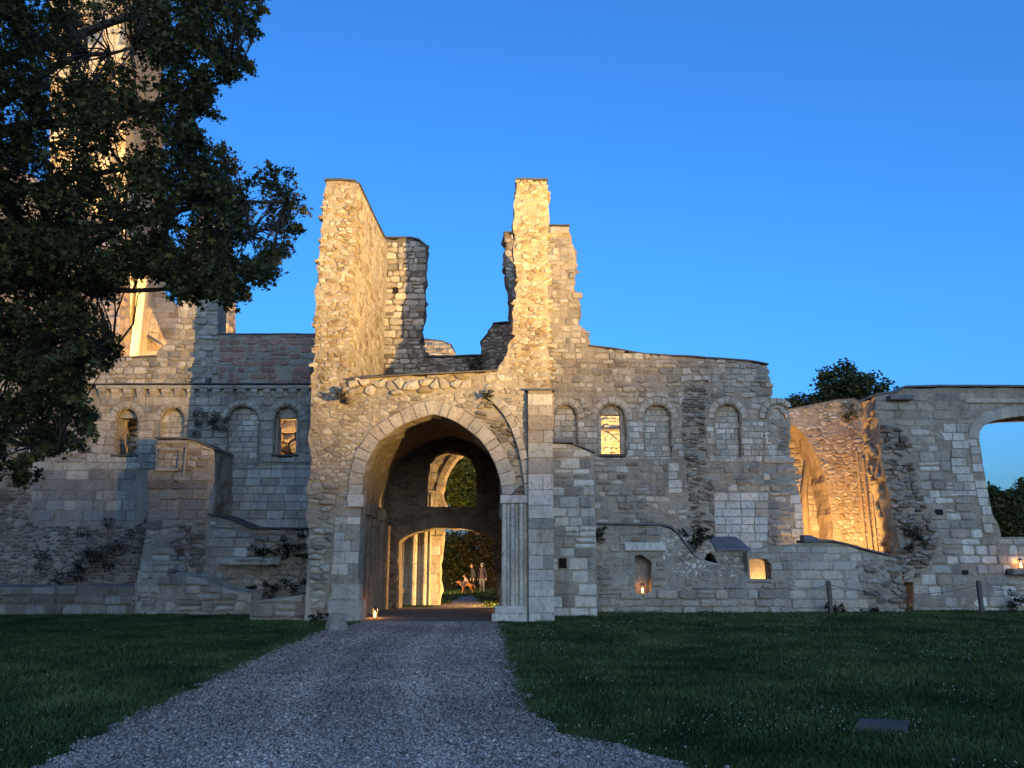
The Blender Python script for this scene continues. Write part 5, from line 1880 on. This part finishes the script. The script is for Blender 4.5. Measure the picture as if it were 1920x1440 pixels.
# stone bollard at the gate
bx, by = G(630, 1181)
bo = thing('stone_bollard', (bx, by, 0), 'squat pale guard stone at the left foot of the gate', 'guard stone')
mb = MB()
V, Fc = [], []
prof = [(.30, -.03), (.29, .06), (.25, .2), (.225, .33), (.20, .40), (.12, .42)]
for (rad, z) in prof:
    for k in range(10):
        a = 2 * math.pi * k / 10
        rq = rad * (1 + .10 * n3(math.cos(a) * 2, math.sin(a) * 2, z * 4))
        V.append((bx + rq * math.cos(a), by + rq * .85 * math.sin(a), z))
for i in range(len(prof) - 1):
    for k in range(10):
        Fc.append((i * 10 + k, i * 10 + (k + 1) % 10, i * 10 + 10 + (k + 1) % 10, i * 10 + 10 + k))
Fc.append(tuple(50 + k for k in range(10)))
mb.add(V, Fc, (.42, .385, .33))
mb.build('stone_body', M_STONE, bo)


# fence posts with a slack rope
def post(px, label):
    Yp = 28.9
    X, _ = P(px, 1120, Yp)
    o = thing('fence_post', (X, Yp, 0), label, 'fence post', 'rope fence posts along the low wall')
    mb = MB()
    mb.box((X - .06, Yp - .06, -.1), (X + .06, Yp + .06, 1.08), (.10, .085, .07))
    mb.add([(X - .06, Yp - .06, 1.08), (X + .06, Yp - .06, 1.08), (X + .06, Yp + .06, 1.08), (X - .06, Yp + .06, 1.08), (X, Yp, 1.13)], [(0, 1, 4), (1, 2, 4), (2, 3, 4), (3, 0, 4)], (.10, .085, .07))
    mb.build('stake', M_WOOD, o)
    mb = MB()
    mb.tube([(X + .085 * math.cos(t), Yp + .085 * math.sin(t), .98) for t in np.linspace(0, 6.28, 9)], .014, (.09, .085, .08), 5)
    mb.build('rope_ring', M_CLOTH, o)
    return X, Yp


p1 = post(1556, 'dark wooden stake with rope in front of the pale low wall')
p2 = post(1838, 'dark wooden stake with rope below the open arch')
ends = [((P(1478, 1096, 29.2)[0], 29.2, P(1478, 1096, 29.2)[1]), (p1[0], p1[1] - .07, .98), .12, 'dark rope from the low wall corner to the first stake'),
        ((p1[0], p1[1] - .07, .98), (p2[0], p2[1] - .07, .98), .34, 'long slack rope hanging between the two stakes'),
        ((p2[0], p2[1] - .07, .98), (P(1990, 1110, 28.9)[0], 28.9, .95), .2, 'rope running from the second stake out of view')]
for a, b, sag, lab in ends:
    mb = MB()
    pts_ = []
    for k in range(15):
        t = k / 14
        q = Vector(a).lerp(Vector(b), t)
        q.z -= sag * 4 * t * (1 - t)
        pts_.append(q)
    mb.tube(pts_, .011, (.10, .095, .09), 5)
    tag(mb.build('fence_rope', M_CLOTH, None, origin=a), lab, 'rope', 'fence ropes', 'thing')


# ---- candle lanterns
def lantern(loc, label, watts, hgt=.30):
    x, y, z = loc
    o = thing('candle_lantern', loc, label, 'lantern', 'candle lanterns')
    m = MB()
    m.box((x - .075, y - .075, z), (x + .075, y + .075, z + .02), (.05, .05, .05))
    m.build('base', M_METAL, o)
    for sx in (-1, 1):
        for sy in (-1, 1):
            m = MB()
            m.box((x + sx * .068 - .006, y + sy * .068 - .006, z + .02), (x + sx * .068 + .006, y + sy * .068 + .006, z + hgt), (.05, .05, .05))
            m.build('corner_bar', M_METAL, o)
    m = MB()
    V = [(x + a * .08, y + b * .08, z + hgt) for a, b in ((-1, -1), (1, -1), (1, 1), (-1, 1))] + [(x, y, z + hgt + .09)]
    m.add(V, [(0, 1, 4), (1, 2, 4), (2, 3, 4), (3, 0, 4), (3, 2, 1, 0)], (.05, .05, .05))
    m.build('roof', M_METAL, o)
    m = MB()
    m.tube([(x, y, z + .02), (x, y, z + .13)], .038, (.8, .6, .4), 10)
    m.build('candle', M_WAX, o)
    m = MB()
    m.tube([(x, y, z + .13), (x, y, z + .155), (x, y, z + .21)], [.012, .024, .003], (1, .6, .2), 8)
    m.build('flame', M_FLAME, o)
    l = bpy.data.lights.new('candle_light', 'POINT')
    l.energy = watts
    l.color = (1.0, .42, .10)
    l.shadow_soft_size = .03
    lo = bpy.data.objects.new('candle_light', l)
    link(lo, o, (x, y, z + .25))


bx, by = P(697, 1155, 25.9)[0], 25.9
lantern((XJ + .62, 26.3, .01), 'candle lantern glowing at the foot of the left gate jamb', 5)
X, Z = P(1205, 1113, YL + .25)
lantern((X, YL + .25, Z), 'candle lantern standing in the niche doorway of the low wall', .7)
X, Z = P(1914, 1066, YA - .25)
block(aw, fa, X - .4, X + .5, Z - .22, Z, -.1, .5, vary(GREY, .1), name='ledge_stone', bev=.05)
lantern((X, YA - .28, Z), 'candle lantern flaring on the ledge at the right picture edge', 1.6)
# reddish glow at the right gate jamb, from a lantern standing inside
lantern((XK - .35, 30.9, .01), 'candle lantern behind the right gate jamb', 3)

# the main floodlight's own fixture: housing, bracket and added unseen plates that keep its beam off the tree and lower left wall
fx = thing('floodlight_fixture', (ML.x, ML.y, 0), 'black floodlight with added light-blocking plates on a short mast on the lawn', 'floodlight')
m = MB()
m.box((ML.x - .3, ML.y - .3, 0), (ML.x + .3, ML.y + .3, .05), (.03, .03, .03))
m.build('base_plate', M_METAL, fx)
m = MB()
m.tube([(ML.x, ML.y, .05), (ML.x, ML.y, ML.z - .34)], .05, (.03, .03, .03), 10)
m.build('mast', M_METAL, fx)
m = MB()
m.box((ML.x - .22, ML.y - .22, ML.z - .34), (ML.x + .22, ML.y + .22, ML.z - .16), (.03, .03, .03))
m.build('housing', M_METAL, fx)
m = MB()
pl_ = []
for a_ in (-60, -84, -112, -140):
    a_ = math.radians(a_)
    pl_.append((ML.x + .55 * math.sin(a_), ML.y + .55 * math.cos(a_)))
for (x0, y0), (x1, y1) in zip(pl_[:-1], pl_[1:]):
    m.add([(x0, y0, ML.z - .34), (x1, y1, ML.z - .34), (x1, y1, ML.z + .95), (x0, y0, ML.z + .95)], [(0, 1, 2, 3)], (.03, .03, .03))
    m.add([(x0, y0 + .004, ML.z - .34), (x1, y1 + .004, ML.z - .34), (x1, y1 + .004, ML.z + .95), (x0, y0 + .004, ML.z + .95)], [(3, 2, 1, 0)], (.03, .03, .03))
m.build('beam_blocker', M_METAL, fx)  # added side plate, blocks light towards the tree
m = MB()
pl_ = [(ML.x + .55 * math.sin(math.radians(a_)), ML.y + .55 * math.cos(math.radians(a_))) for a_ in (-44.5, -52, -59.5)]
for (x0, y0), (x1, y1), h0, h1 in zip(pl_[:-1], pl_[1:], (.012, .016), (.016, .018)):
    m.add([(x0, y0, ML.z - .34), (x1, y1, ML.z - .34), (x1, y1, ML.z + h1), (x0, y0, ML.z + h0)], [(0, 1, 2, 3)], (.03, .03, .03))
m.build('beam_blocker', M_METAL, fx)  # added low plate, cuts the beam at the foot of the left wing

# ================================================================== people and dog behind the gate
DEPS = []


def skinned(name, joints, bones, mats, pick, parent, origin, sub=2):
    """one continuous body grown round a skeleton; pick(x, y, z, part) chooses the material index"""
    names = list(joints)
    co = [joints[k][0] for k in names]
    me = bpy.data.meshes.new(name)
    me.from_pydata([tuple(Vector(c) - Vector(origin)) for c in co], [(names.index(a), names.index(b)) for a, b in bones], [])
    o = bpy.data.objects.new(name, me)
    link(o, None, origin)
    o.modifiers.new('skin', 'SKIN')
    for i, k in enumerate(names):
        sv = me.skin_vertices[0].data[i]
        r_ = joints[k][1]
        sv.radius = r_ if isinstance(r_, tuple) else (r_, r_)
        sv.use_root = (i == 0)
    sm = o.modifiers.new('sub', 'SUBSURF')
    sm.levels = sub
    sm.render_levels = sub
    dg = bpy.context.evaluated_depsgraph_get()
    m2 = bpy.data.meshes.new_from_object(o.evaluated_get(dg))
    bpy.data.objects.remove(o)
    for m in mats:
        m2.materials.append(m)
    for p in m2.polygons:
        p.material_index = pick(*p.center)
        p.use_smooth = True
    o2 = bpy.data.objects.new(name, m2)
    link(o2, parent, origin)
    return o2


def plain(name, col, rough=.85):
    m, t, b = nodes_of(name)
    geo = N(t, 'ShaderNodeNewGeometry')
    n_ = nz(t, geo.outputs['Position'], 18, 4)
    c = mix(t, 'MULTIPLY', (*col, 1), ramp(t, n_, [(.3, (.75, .75, .75)), (.7, (1.15, 1.15, 1.15))]), 1.0)
    t.links.new(c, b.inputs['Base Color'])
    b.inputs['Roughness'].default_value = rough
    b.inputs['Specular IOR Level'].default_value = .15
    return m


SKIN = plain('skin', (.40, .24, .17))
JACK1 = plain('dark_jacket', (.040, .035, .042))
JACK2 = plain('plum_jacket', (.075, .050, .060))
TROU1 = plain('black_trousers', (.018, .018, .020))
TROU2 = plain('grey_jeans', (.11, .11, .125))
SHOE = plain('shoe', (.02, .018, .016))
ROSE = plain('rose_sweater', (.50, .30, .27))
HAIR1 = plain('auburn_hair', (.16, .06, .025))
HAIR2 = plain('grey_hair', (.34, .31, .28))
HAIR3 = plain('dark_hair', (.03, .02, .015))
FUR = plain('golden_fur', (.20, .085, .028))
HARN = plain('harness', (.035, .035, .045))


def head_parts(parent, c, r_, yaw, hair, long=False):
    """hair cap, ears, nose, eyes and mouth on a head centred at c (faces along yaw)"""
    c = Vector(c)
    f = Vector((math.cos(yaw), math.sin(yaw), 0))
    s = Vector((-f.y, f.x, 0))
    m = MB()
    V, Fc = [], []
    nu, nv = 10, 6
    for j in range(nv + 1):
        ph = math.pi * j / nv * (.62 if not long else .75)
        for i in range(nu):
            a = 2 * math.pi * i / nu
            d = f * math.cos(a) + s * math.sin(a)
            fr_ = max(0.0, math.cos(a))
            k = ph * (1 - .42 * fr_)
            V.append(tuple(c + d * (math.sin(k) * r_ * 1.02) + Vector((0, 0, math.cos(k) * r_ * 1.30)) - f * .012))
    for j in range(nv):
        for i in range(nu):
            Fc.append((j * nu + i, j * nu + (i + 1) % nu, (j + 1) * nu + (i + 1) % nu, (j + 1) * nu + i))
    m.add(V, Fc, (1, 1, 1))
    m.build('hair', hair, parent, smooth=True)
    m = MB()
    n0 = c + f * r_ * .92
    m.add([tuple(n0 + s * .018 - Vector((0, 0, .03))), tuple(n0 - s * .018 - Vector((0, 0, .03))), tuple(n0 + f * .03 - Vector((0, 0, .028))), tuple(n0 + Vector((0, 0, .025)))], [(0, 1, 2), (0, 2, 3), (1, 3, 2)], (1, 1, 1))
    m.build('nose', SKIN, parent)
    for sg in (-1, 1):
        m = MB()
        e = c + f * r_ * .88 + s * sg * .034 + Vector((0, 0, .012))
        m.tube([tuple(e - f * .008), tuple(e + f * .006)], [.012, .008], (0, 0, 0), 6)
        m.build('eye', HAIR3, parent)
        m = MB()
        e = c + s * sg * r_ * .98
        m.tube([tuple(e - Vector((0, 0, .035))), tuple(e + s * sg * .012), tuple(e + Vector((0, 0, .03)))], [.010, .02, .010], (1, 1, 1), 6)
        m.build('ear', SKIN, parent)
    m = MB()
    e = c + f * r_ * .90 - Vector((0, 0, .055))
    m.tube([tuple(e - s * .025), tuple(e + s * .025)], .007, (.2, .05, .05), 5)
    m.build('mouth', ROSE, parent)


def hand(parent, wrist, d, side, s=1.0):
    """palm with four fingers and a thumb, relaxed curl"""
    w = Vector(wrist)
    d = Vector(d).normalized()
    sd = Vector(side).normalized()
    nn = d.cross(sd)
    m = MB()
    m.tube([tuple(w - d * .02), tuple(w + d * .03), tuple(w + d * .085)], [.026, .036, .034], (1, 1, 1), 8)
    for k, L in zip((-1.5, -.5, .5, 1.5), (.062, .078, .074, .055)):
        b0 = w + d * .08 + sd * k * .017
        m.tube([tuple(b0), tuple(b0 + d * L * .5 + nn * .006), tuple(b0 + d * L * .85 + nn * .026)], [.0095, .009, .007], (1, 1, 1), 6)
    t0 = w + d * .025 - sd * .03
    m.tube([tuple(t0), tuple(t0 + d * .03 - sd * .02), tuple(t0 + d * .06 - sd * .022 + nn * .01)], [.012, .011, .008], (1, 1, 1), 6)
    m.build('hand', SKIN, parent, smooth=True)


def standing(px, Y, h, yaw, jacket, trousers, hair, label, lean=.0, head_dip=.0, long=False):
    X = P(px, 1090, Y)[0]
    k = h / 1.75
    f = Vector((math.cos(yaw), math.sin(yaw), 0))
    s = Vector((-f.y, f.x, 0))
    o = thing('person', (X, Y, 0), label, 'person')
    B = Vector((X, Y, 0))

    def at(fw, sd, z):
        return tuple(B + f * fw * k + s * sd * k + Vector((0, 0, z * k)))
    J = {'pelvis': (at(0, 0, .94), (.155 * k, .125 * k)), 'waist': (at(lean * .3, 0, 1.10), (.15 * k, .115 * k)), 'chest': (at(lean * .7, 0, 1.32), (.175 * k, .13 * k)), 'neck0': (at(lean, 0, 1.46), (.09 * k, .085 * k)), 'neck': (at(lean + head_dip * .4, 0, 1.53), .055 * k),
         'head': (at(lean + head_dip, 0, 1.635), (.082 * k, .098 * k)), 'crown': (at(lean + head_dip, 0, 1.715), (.066 * k, .08 * k))}
    bones = [('pelvis', 'waist'), ('waist', 'chest'), ('chest', 'neck0'), ('neck0', 'neck'), ('neck', 'head'), ('head', 'crown')]
    for sg, n_ in ((1, 'l'), (-1, 'r')):
        J.update({'hip' + n_: (at(0, sg * .10, .86), .098 * k), 'knee' + n_: (at(.03 + .05 * sg, sg * .11, .48), .066 * k), 'ank' + n_: (at(-.01 + .04 * sg, sg * .12, .09), .046 * k), 'toe' + n_: (at(.15 + .04 * sg, sg * .13, .04), .038 * k),
                  'sho' + n_: (at(lean * .9, sg * .185, 1.405), .072 * k), 'elb' + n_: (at(lean * .5 - .04, sg * .25, 1.12), .052 * k), 'wri' + n_: (at(lean * .4 + .06, sg * .25, .87), .034 * k)})
        bones += [('pelvis', 'hip' + n_), ('hip' + n_, 'knee' + n_), ('knee' + n_, 'ank' + n_), ('ank' + n_, 'toe' + n_), ('neck0', 'sho' + n_), ('sho' + n_, 'elb' + n_), ('elb' + n_, 'wri' + n_)]

    def pick(x, y, z):
        z /= k
        if z > 1.54:
            return 0
        if z > .84:
            return 1
        return 2 if z > .085 else 3
    skinned('body', J, bones, [SKIN, jacket, trousers, SHOE], pick, o, (X, Y, 0))
    head_parts(o, tuple(Vector(J['head'][0]).lerp(Vector(J['crown'][0]), .45)), .104 * k, yaw, hair, long)
    for n_, sg in (('l', 1), ('r', -1)):
        hand(o, J['wri' + n_][0], (f.x * .2, f.y * .2, -1), (f.x, f.y, 0))
    return o


YPP = 50.5
standing(888, YPP, 1.74, math.radians(205), JACK1, TROU1, HAIR1, 'standing person with auburn hair and black clothes looking down at the dog', lean=.06, head_dip=.07, long=True)
standing(904, YPP + .1, 1.76, math.radians(262), JACK2, TROU2, HAIR2, 'standing grey-haired person in plum jacket and grey jeans', lean=.0)

# crouching person in rose sweater reaching to the dog
X = P(877, 1090, YPP)[0]
o = thing('person', (X, YPP + .25, 0), 'crouching person in rose sweater with arms out to the dog', 'person')
yaw = math.radians(190)
f = Vector((math.cos(yaw), math.sin(yaw), 0))
s = Vector((-f.y, f.x, 0))
B = Vector((X, YPP + .25, 0))


def at3(fw, sd, z):
    return tuple(B + f * fw + s * sd + Vector((0, 0, z)))


J = {'pelvis': (at3(-.10, 0, .36), (.15, .13)), 'waist': (at3(-.04, 0, .52), (.135, .11)), 'chest': (at3(.08, 0, .73), (.155, .12)), 'neck0': (at3(.14, 0, .86), (.08, .08)), 'neck': (at3(.17, 0, .92), .05), 'head': (at3(.21, 0, 1.01), (.08, .095)), 'crown': (at3(.21, 0, 1.09), (.064, .078))}
bones = [('pelvis', 'waist'), ('waist', 'chest'), ('chest', 'neck0'), ('neck0', 'neck'), ('neck', 'head'), ('head', 'crown')]
for sg, n_ in ((1, 'l'), (-1, 'r')):
    J.update({'hip' + n_: (at3(-.04, sg * .11, .32), .095), 'knee' + n_: (at3(.34, sg * .17, .46 if sg > 0 else .30), .064), 'ank' + n_: (at3(.16 if sg > 0 else .02, sg * .15, .10), .045), 'toe' + n_: (at3(.32 if sg > 0 else .16, sg * .16, .045), .038),
              'sho' + n_: (at3(.12, sg * .17, .80), .066), 'elb' + n_: (at3(.30, sg * .22, .58), .048), 'wri' + n_: (at3(.50, sg * .12, .68), .032)})
    bones += [('pelvis', 'hip' + n_), ('hip' + n_, 'knee' + n_), ('knee' + n_, 'ank' + n_), ('ank' + n_, 'toe' + n_), ('neck0', 'sho' + n_), ('sho' + n_, 'elb' + n_), ('elb' + n_, 'wri' + n_)]


def pick3(x, y, z):
    fw = Vector((x, y, 0)).dot(f)
    if z > .895:
        return 0
    if z > .47 and not (fw > .22 and z < .5):
        return 1
    return 2 if z > .085 else 3


skinned('body', J, bones, [SKIN, ROSE, TROU1, SHOE], pick3, o, tuple(B))
head_parts(o, tuple(Vector(J['head'][0]).lerp(Vector(J['crown'][0]), .45)), .102, yaw, HAIR3, True)
for n_ in 'lr':
    hand(o, J['wri' + n_][0], tuple(f + Vector((0, 0, .2))), tuple(s))

# dog
X = P(874, 1100, YPP - .3)[0]
dg_ = thing('dog', (X, YPP - .35, 0), 'golden dog in a dark harness standing before the people', 'dog')
B = Vector((X, YPP - .35, 0))
yaw = math.radians(185)
f = Vector((math.cos(yaw), math.sin(yaw), 0))
s = Vector((-f.y, f.x, 0))
J = {'rump': (at3(-.34, 0, .53), (.115, .125)), 'belly': (at3(-.08, 0, .52), (.11, .115)), 'chest': (at3(.22, 0, .51), (.125, .155)), 'neckb': (at3(.32, 0, .58), (.10, .11)), 'neck': (at3(.37, 0, .64), .09), 'head': (at3(.43, 0, .69), (.092, .09)), 'muz': (at3(.53, 0, .66), .055), 'nose': (at3(.60, 0, .645), .038),
     'tail0': (at3(-.44, 0, .52), .04), 'tail1': (at3(-.52, 0, .40), .045), 'tail2': (at3(-.56, 0, .27), .025)}
bones = [('rump', 'belly'), ('belly', 'chest'), ('chest', 'neckb'), ('neckb', 'neck'), ('neck', 'head'), ('head', 'muz'), ('muz', 'nose'), ('rump', 'tail0'), ('tail0', 'tail1'), ('tail1', 'tail2')]
for sg, n_ in ((1, 'l'), (-1, 'r')):
    J.update({'fs' + n_: (at3(.22, sg * .09, .42), .065), 'fe' + n_: (at3(.18, sg * .10, .28), .042), 'fw' + n_: (at3(.22, sg * .10, .12), .030), 'fp' + n_: (at3(.26, sg * .10, .03), .032),
              'hh' + n_: (at3(-.32, sg * .10, .44), .085), 'hk' + n_: (at3(-.24, sg * .11, .33), .055), 'ho' + n_: (at3(-.42, sg * .10, .18), .030), 'hf' + n_: (at3(-.40, sg * .10, .07), .027), 'hp' + n_: (at3(-.34, sg * .10, .03), .032)})
    bones += [('chest', 'fs' + n_), ('fs' + n_, 'fe' + n_), ('fe' + n_, 'fw' + n_), ('fw' + n_, 'fp' + n_), ('rump', 'hh' + n_), ('hh' + n_, 'hk' + n_), ('hk' + n_, 'ho' + n_), ('ho' + n_, 'hf' + n_), ('hf' + n_, 'hp' + n_)]
skinned('body', J, bones, [FUR], lambda x, y, z: 0, dg_, tuple(B))
for sg in (-1, 1):
    m = MB()
    e = B + f * .40 + s * sg * .085 + Vector((0, 0, .73))
    m.add([tuple(e), tuple(e + f * .05 + s * sg * .01), tuple(e + s * sg * .03 - Vector((0, 0, .13)) + f * .03), tuple(e + s * sg * .035 - f * .02 - Vector((0, 0, .09)))], [(0, 1, 2), (0, 2, 3)], (1, 1, 1))
    m.build('ear', FUR, dg_)
m = MB()
for a, b, rr2 in ((.10, .13, .155), (.30, .33, .13)):
    pts_ = [tuple(B + f * (a + .02 * math.sin(t)) + s * rr2 * math.cos(t) * 1.02 + Vector((0, 0, .53 + rr2 * 1.12 * math.sin(t)))) for t in np.linspace(0, 6.283, 13)]
    m.tube(pts_, .028, (1, 1, 1), 5)
m.build('harness', HARN, dg_)
m = MB()
m.box(tuple(B + Vector((-.28, -.175, .42))), tuple(B + Vector((-.06, -.135, .62))), (1, 1, 1))
m.build('harness_patch', HARN, dg_)
